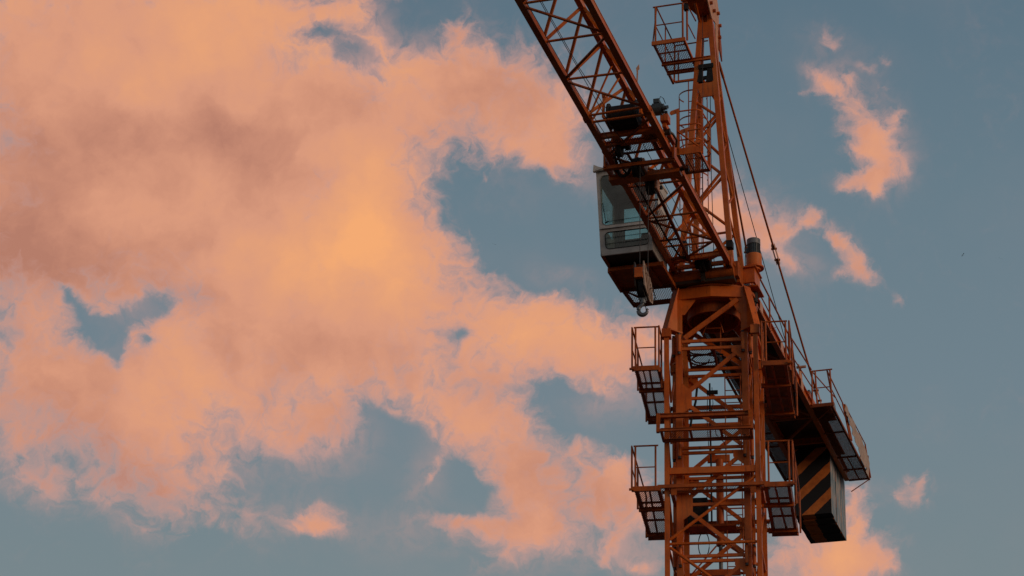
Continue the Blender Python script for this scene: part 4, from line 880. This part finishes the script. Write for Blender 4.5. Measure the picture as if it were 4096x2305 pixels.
# ================================================================== trolley under the jib
TR = tag(empty('jib_trolley'), 'orange crane trolley with grated service basket hanging under the jib', 'crane trolley')
def tb(b):
    b.box(-.79,.72,-6.06,-5.80,25.24,25.345)
sub('s', 'cross_beam', OR, TR, tb)
sub('s', 'cross_beam', OD, TR, lambda b: b.box(-.79,.72,-6.50,-6.40,25.27,25.345))
for x in (-.75,.72):
    sub('s', 'side_plate', OR, TR, lambda b: (b.hexa([(x-.02,-6.55,25.30),(x+.02,-6.55,25.30),(x+.02,-5.80,25.34),(x-.02,-5.80,25.34),(x-.02,-6.55,25.66),(x+.02,-6.55,25.66),(x+.02,-6.1,25.70),(x-.02,-6.1,25.70)]),
       b.box(x-.04,x+.04,-7.3 if x > 0 else -6.6,-6.5,25.62,25.74)))
    for y in (-6.75,-5.95): sub('s', 'wheel', DK, TR, lambda b: b.cyl((x-.07*(1 if x > 0 else -1),y,25.64),(x-.02*(1 if x > 0 else -1),y,25.64),.085,18))
sub('s', 'rope_sheave', BK, TR, lambda b: [b.cyl((x,-6.28,25.33),(x+.06,-6.28,25.33),r,26) for x, r in ((-.20,.20),(-.13,.215),(-.06,.20))])
sub('s', 'rope_sheave', BK, TR, lambda b: [b.cyl((x,-5.62,25.20),(x+.055,-5.62,25.20),r,26) for x, r in ((-.08,.17),(-.02,.175),(.05,.16))])
sub('s', 'rope_guide', DK, TR, lambda b: (b.tube([(-.44+.13*math.cos(a), -6.15, 25.40+.15*math.sin(a)) for a in [2*math.pi*i/20 for i in range(21)]], .036, 8), b.tube([(-.50,-6.7,25.5),(-.52,-6.4,25.42),(-.60,-6.2,25.36)],.03,6)))
sub('s', 'axle_bracket', OP, TR, lambda b: (b.box(.0,.05,-6.35,-6.05,25.28,25.50), b.box(.12,.16,-5.75,-5.5,25.1,25.32)))
sub('s', 'bumper', DK, TR, lambda b: (b.cyl((.70,-6.0,25.33),(.88,-6.0,25.33),.05,12), b.box(.84,.92,-6.08,-5.95,25.20,25.36), b.cyl((.66,-7.1,25.60),(.80,-7.1,25.60),.07,12), b.tube([(.70,-7.05,25.70),(.82,-6.95,25.62),(.86,-6.8,25.55),(.82,-6.7,25.45)],.025,6)))
sub('s', 'bracket_block', OR, TR, lambda b: (b.box(.66,.82,-7.38,-7.16,25.72,25.88)))
bs = sub('s', 'service_basket', OR, TR, lambda b: (b.bar((.84,-6.70,25.33),(1.34,-6.70,25.33),.03,.15), b.bar((.86,-6.70,25.27),(.86,-5.86,25.27),.06,.03), b.bar((1.32,-6.70,25.29),(1.32,-5.86,25.29),.03,.07),
     b.bar((.84,-5.88,25.28),(1.34,-5.88,25.28),.06,.05), b.bar((1.0,-6.68,25.28),(1.0,-5.9,25.28),.02,.02), b.tube([(.86,-6.72,25.80),(1.34,-6.70,25.36)],.018,6), b.bar((.90,-6.6,25.75),(.98,-6.6,25.35),.04,.02)))
sub('s', 'deck_grating', GR, bs, lambda b: b.grate((.87,-6.68,25.28),(1,0,0),(0,1,0),.44,.78,.042,.007))
def bk(b):
    def post(x, y, zt_): b.bar((x,y,25.28),(x,y,zt_),.055,.03,(0,1,0))
    post(.86,-6.70,26.32); post(1.34,-6.60,26.30); post(1.32,-5.88,26.38); post(.84,-5.88,26.32)
    for z in (26.28,25.95,25.60):
        b.tube([(.86,-6.70,z),(1.22,-6.70,z),(1.30,-6.66,z),(1.34,-6.58,z),(1.36,-6.2,z),(1.38,-6.02,z),(1.34,-5.92,z),(1.22,-5.88,z),(.84,-5.88,z)], .016, 6)
    for y in (-6.70,-5.88): b.poly([(.88,y,26.36),(.88,y,26.26),(.72,y,26.22),(.69,y,26.25),(.69,y,26.29),(.72,y,26.32)],(0,1,0),.015)
sub('s', 'guard_rail', OR, bs, bk)

# ================================================================== hook block and its ropes
for i, (y, lab) in enumerate(((-6.49,'thin steel hoist rope on the left above the hook block'),(-5.80,'thin steel hoist rope on the right passing the hook block'))):
    b = MB('s'); b.tube([(0,y,25.25 if i == 0 else 25.12),(0,y if i == 0 else -5.86,22.90 if i == 0 else 22.85)], .0085, 6)
    o = b.build('hoist_rope', RP); tag(o, lab, 'rope', 'hoist ropes of the hook block')
HB = tag(empty('hook_block', (AX, AY, 0)), 'hook block with riveted side plates and grey hook hanging beside the cab', 'hook block')
yc = -6.15
sub('s', 'yoke', OR, HB, lambda b: b.box(-.095,.065,yc-.42,yc-.32,22.66,22.88))
sub('s', 'block_sheave', BK, HB, lambda b: (b.cyl((-.055,yc,22.66),(.04,yc,22.66),.30,30), b.cyl((-.05,yc-.26,22.92),(.02,yc-.26,22.92),.06,14)))
def sp(b, x, w=1.):
    b.poly([(x,yc-.36,23.04),(x,yc-.22,22.95),(x,yc+.24,22.80),(x,yc+.37,22.55),(x,yc+.33,22.38),(x,yc+.10,22.34),(x,yc-.30,22.52),(x,yc-.40,22.78)], (1,0,0), .025)
    if w:
        for k in range(3): b.bar((x+.035,yc-.32+.17*k,22.95-.06*k),(x+.035,yc-.03+.13*k,22.40),.045,.025,(1,0,0))
        for (y, z) in ((yc-.28,22.80),(yc-.12,22.82),(yc+.08,22.7),(yc-.08,22.56),(yc+.2,22.62),(yc+.12,22.44)): b.cyl((x+.025,y,z),(x+.06,y,z),.016,8)
sub('s', 'side_plate', PL, HB, lambda b: sp(b, .07)); sub('s', 'side_plate', DK, HB, lambda b: sp(b, -.12, 0))
sub('s', 'plate_handle', DK, HB, lambda b: b.tube([(.14,yc-.02,22.56),(.17,yc+.02,22.60),(.17,yc+.24,22.48),(.14,yc+.26,22.44)], .012, 6))
sub('s', 'swivel', GY, HB, lambda b: (b.cyl((-.02,yc,22.50),(-.02,yc,22.26),.055,14), b.cyl((-.09,yc,22.36),(.05,yc,22.36),.05,14)))
def hook(b):
    pts, rr = [], []
    cxh, czh, rad = -.045, 22.11, .095
    pts += [(-.02,yc,22.30),(-.035,yc,22.24)]; rr += [.035,.036]
    for i in range(15):
        a = R(120+ i*17); pts.append((cxh+.02+rad*math.cos(a)*1.0, yc, czh+rad*math.sin(a)*1.12)); rr.append(.036+.016*math.sin(math.pi*i/14)-.010*(i/14))
    pts.append((pts[-1][0]-.005,yc,pts[-1][2]+.03)); rr.append(.012)
    b.tube(pts, rr, 12)
    b.tube([(-.10,yc,22.20),(-.15,yc,22.17),(-.17,yc,22.18)], [.022,.016,.006], 8)
sub('s', 'hook', HK, HB, hook)
sub('s', 'safety_latch', DK, HB, lambda b: b.tube([(.0,yc,22.24),(.035,yc,22.16),(.045,yc,22.06)], .010, 6))

# ================================================================== counterweight slabs hung in the counter-jib
names = ['counterweight slab with black and orange diagonal stripes, nearest the mast', 'second counterweight slab counted from the striped front one',
         'third counterweight slab, just behind the dark gap in the blue flank', 'fourth counterweight slab, in the middle of the rear half of the stack',
         'fifth counterweight slab, last but one of the hanging stack', 'rearmost counterweight slab with a pale blue peeling end, farthest from the mast']
yy = 11.12
for i in range(6):
    w = .34; b = MB('s'); z0 = 24.08 if i == 0 else 24.03+.01*(i % 2)
    x0, x1 = -.485, .50-.004*(i % 2)
    b.hexa([(x0,yy,z0),(x1,yy,z0),(x1,yy+w-.012,z0),(x0,yy+w-.012,z0),(x0,yy,25.96),(x1,yy,25.96),(x1,yy+w-.012,25.96),(x0,yy+w-.012,25.96)])
    for fi in range(6): b.mi[fi] = 0
    b.mi[3] = 1; b.mi[5] = 1                 # the two ends are painted pale blue
    o = b.build('counterweight_slab', [HS, PB]); tag(o, names[i], 'counterweight', 'counterweight slabs under the counter jib')
    yy += w + (.045 if i == 1 else .0)
# ================================================================== small things
def cloth(b):
    n, mz = 26, 8; vs = []
    for i in range(n+1):
        t = i/n; y = 9.45 + 3.15*t
        drop = .16 + .50*min(1, t*1.4) - (.10 if t > .8 else 0)*math.sin((t-.8)*8) + .03*math.sin(i*1.7)
        top = 26.42 - .20*t + .02*math.sin(i*.9)
        if t > .85: top -= (t-.85)*1.6
        for j in range(mz+1):
            s = j/mz; vs.append((1.25+.04*t + .015*math.sin(i*.8+j*.5)+.02*s*math.sin(i*2.1), y+.04*s*math.sin(i), top-drop*s))
    N_ = len(vs)
    fs = [(i*(mz+1)+j, (i+1)*(mz+1)+j, (i+1)*(mz+1)+j+1, i*(mz+1)+j+1) for i in range(n) for j in range(mz)]
    b.add([b.P(v) for v in vs], fs, True)
    vs2 = [(v[0]-.006, v[1], v[2]) for v in vs]; b.add([b.P(v) for v in vs2], [f[::-1] for f in fs], True)
b = MB('s'); cloth(b); tag(b.build('cloth_banner', CL), 'ragged pale cloth draped along the outer rail at the counter jib end', 'cloth')
b = MB('m')
for (cx_, cy_, rx, ry, a0, a1) in ((-.27,-.30,.27,.20,0,6.2),(-.22,.16,.30,.22,-.5,5.8),(-.36,.12,.24,.36,.3,3.9)):
    b.tube([(cx_+rx*math.cos(a0+(a1-a0)*i/26), cy_+ry*math.sin(a0+(a1-a0)*i/26), 23.79+.006*math.sin(i)) for i in range(27)], .017, 6)
b.tube([(-.62,-.05,23.80),(-.3,-.02,23.80),(.0,-.08,23.81),(.2,-.02,23.80)], .02, 6)
tag(b.build('cable_coil', BK), 'black cable coiled on the mesh deck inside the mast top', 'cable')
b = MB('m')
b.tube([(-.13,.2,23.2),(-.13,.2,22.2),(-.12,.2,21.3),(-.12,.2,19.9)], .022, 6); b.tube([(-.18,.2,22.95),(-.20,.2,22.3),(-.17,.2,21.7),(-.12,.2,21.4)], .009, 5)
b.tube([(-.10,.2,22.6),(.0,.2,21.95),(.18,.2,21.75),(.22,.2,21.55)], .009, 5); b.tube([(-.08,.2,23.1),(-.06,.2,22.7),(-.12,.2,22.4)], .009, 5); b.box(-.20,.05,.17,.23,22.94,23.02)
b.tube([(-.36,-.4,22.9),(-.40,-.4,22.5),(-.48,-.4,22.2),(-.52,-.4,21.9)], .028, 6)
tag(b.build('hanging_cable', BK), 'bundle of black cables hanging down the middle of the mast', 'cable')
KB = tag(empty('control_cabinet'), 'dark electrical cabinet standing on a walkway inside the mast', 'cabinet')
sub('m', 'cabinet_body', BK, KB, lambda b: (b.box(-.66,-.22,.30,.62,19.88,20.50)))
sub('m', 'cabinet_frame', OD, KB, lambda b: (b.bar((-.58,.28,20.50),(-.58,.28,20.86),.03,.03), b.bar((-.22,.28,20.50),(-.22,.28,20.86),.03,.03), b.bar((-.60,.28,20.84),(-.20,.28,20.84),.03,.04), b.box(-.68,.4,.28,.66,19.82,19.87)))
sub('m', 'cabinet_hose', BK, KB, lambda b: b.tube([(-.32+.12*math.cos(a), .45, 19.45+.30*math.sin(a)) for a in [R(60+ -300*i/16) for i in range(17)]], .012, 6))
# birds far off
def bird(px, lab, sc, dist, tilt):
    o = Vector(px)
    me = bpy.data.meshes.new('bird')
    v = [(0,.16,0),(.03,0,.03),(-.03,0,.03),(0,0,-.03),(0,-.14,.0),(.05,-.2,0),(-.05,-.2,0),(.20,.06,.10),(.42,-.04,.02),(.14,-.05,.06),(-.20,.06,.10),(-.42,-.04,.02),(-.14,-.05,.06),(.1,.0,.045),(-.1,.0,.045)]
    f = [(0,1,2),(0,3,1),(0,2,3),(1,3,4),(3,2,4),(2,1,4),(4,5,6),(1,7,9),(7,8,9),(2,12,10),(10,12,11)]
    me.from_pydata([tuple(Vector(q)*sc) for q in v], [], f); me.materials.append(BK)
    ob = bpy.data.objects.new('bird', me); S.collection.objects.link(ob); ob.location = o; ob.rotation_euler = tilt
    tag(ob, lab, 'bird', 'birds far off in the sky')
bird((72.9,369.1,188.3), 'tiny dark bird in clear sky at far right, the left one of two', 1.0, 420, (.3,.4,2))
bird((88.2,412.2,209.5), 'tiny dark bird in clear sky nearest the right picture edge', 1.0, 470, (.3,.4,0))
bird((-3.4,410.6,209.0), 'tiny dark bird in the blue gap left of the cab', 1.0, 460, (.3,.4,0))
bird((32.0,350.9,190.9), 'tiny dark bird seen between the tower head legs', 1.0, 400, (.3,.4,1))
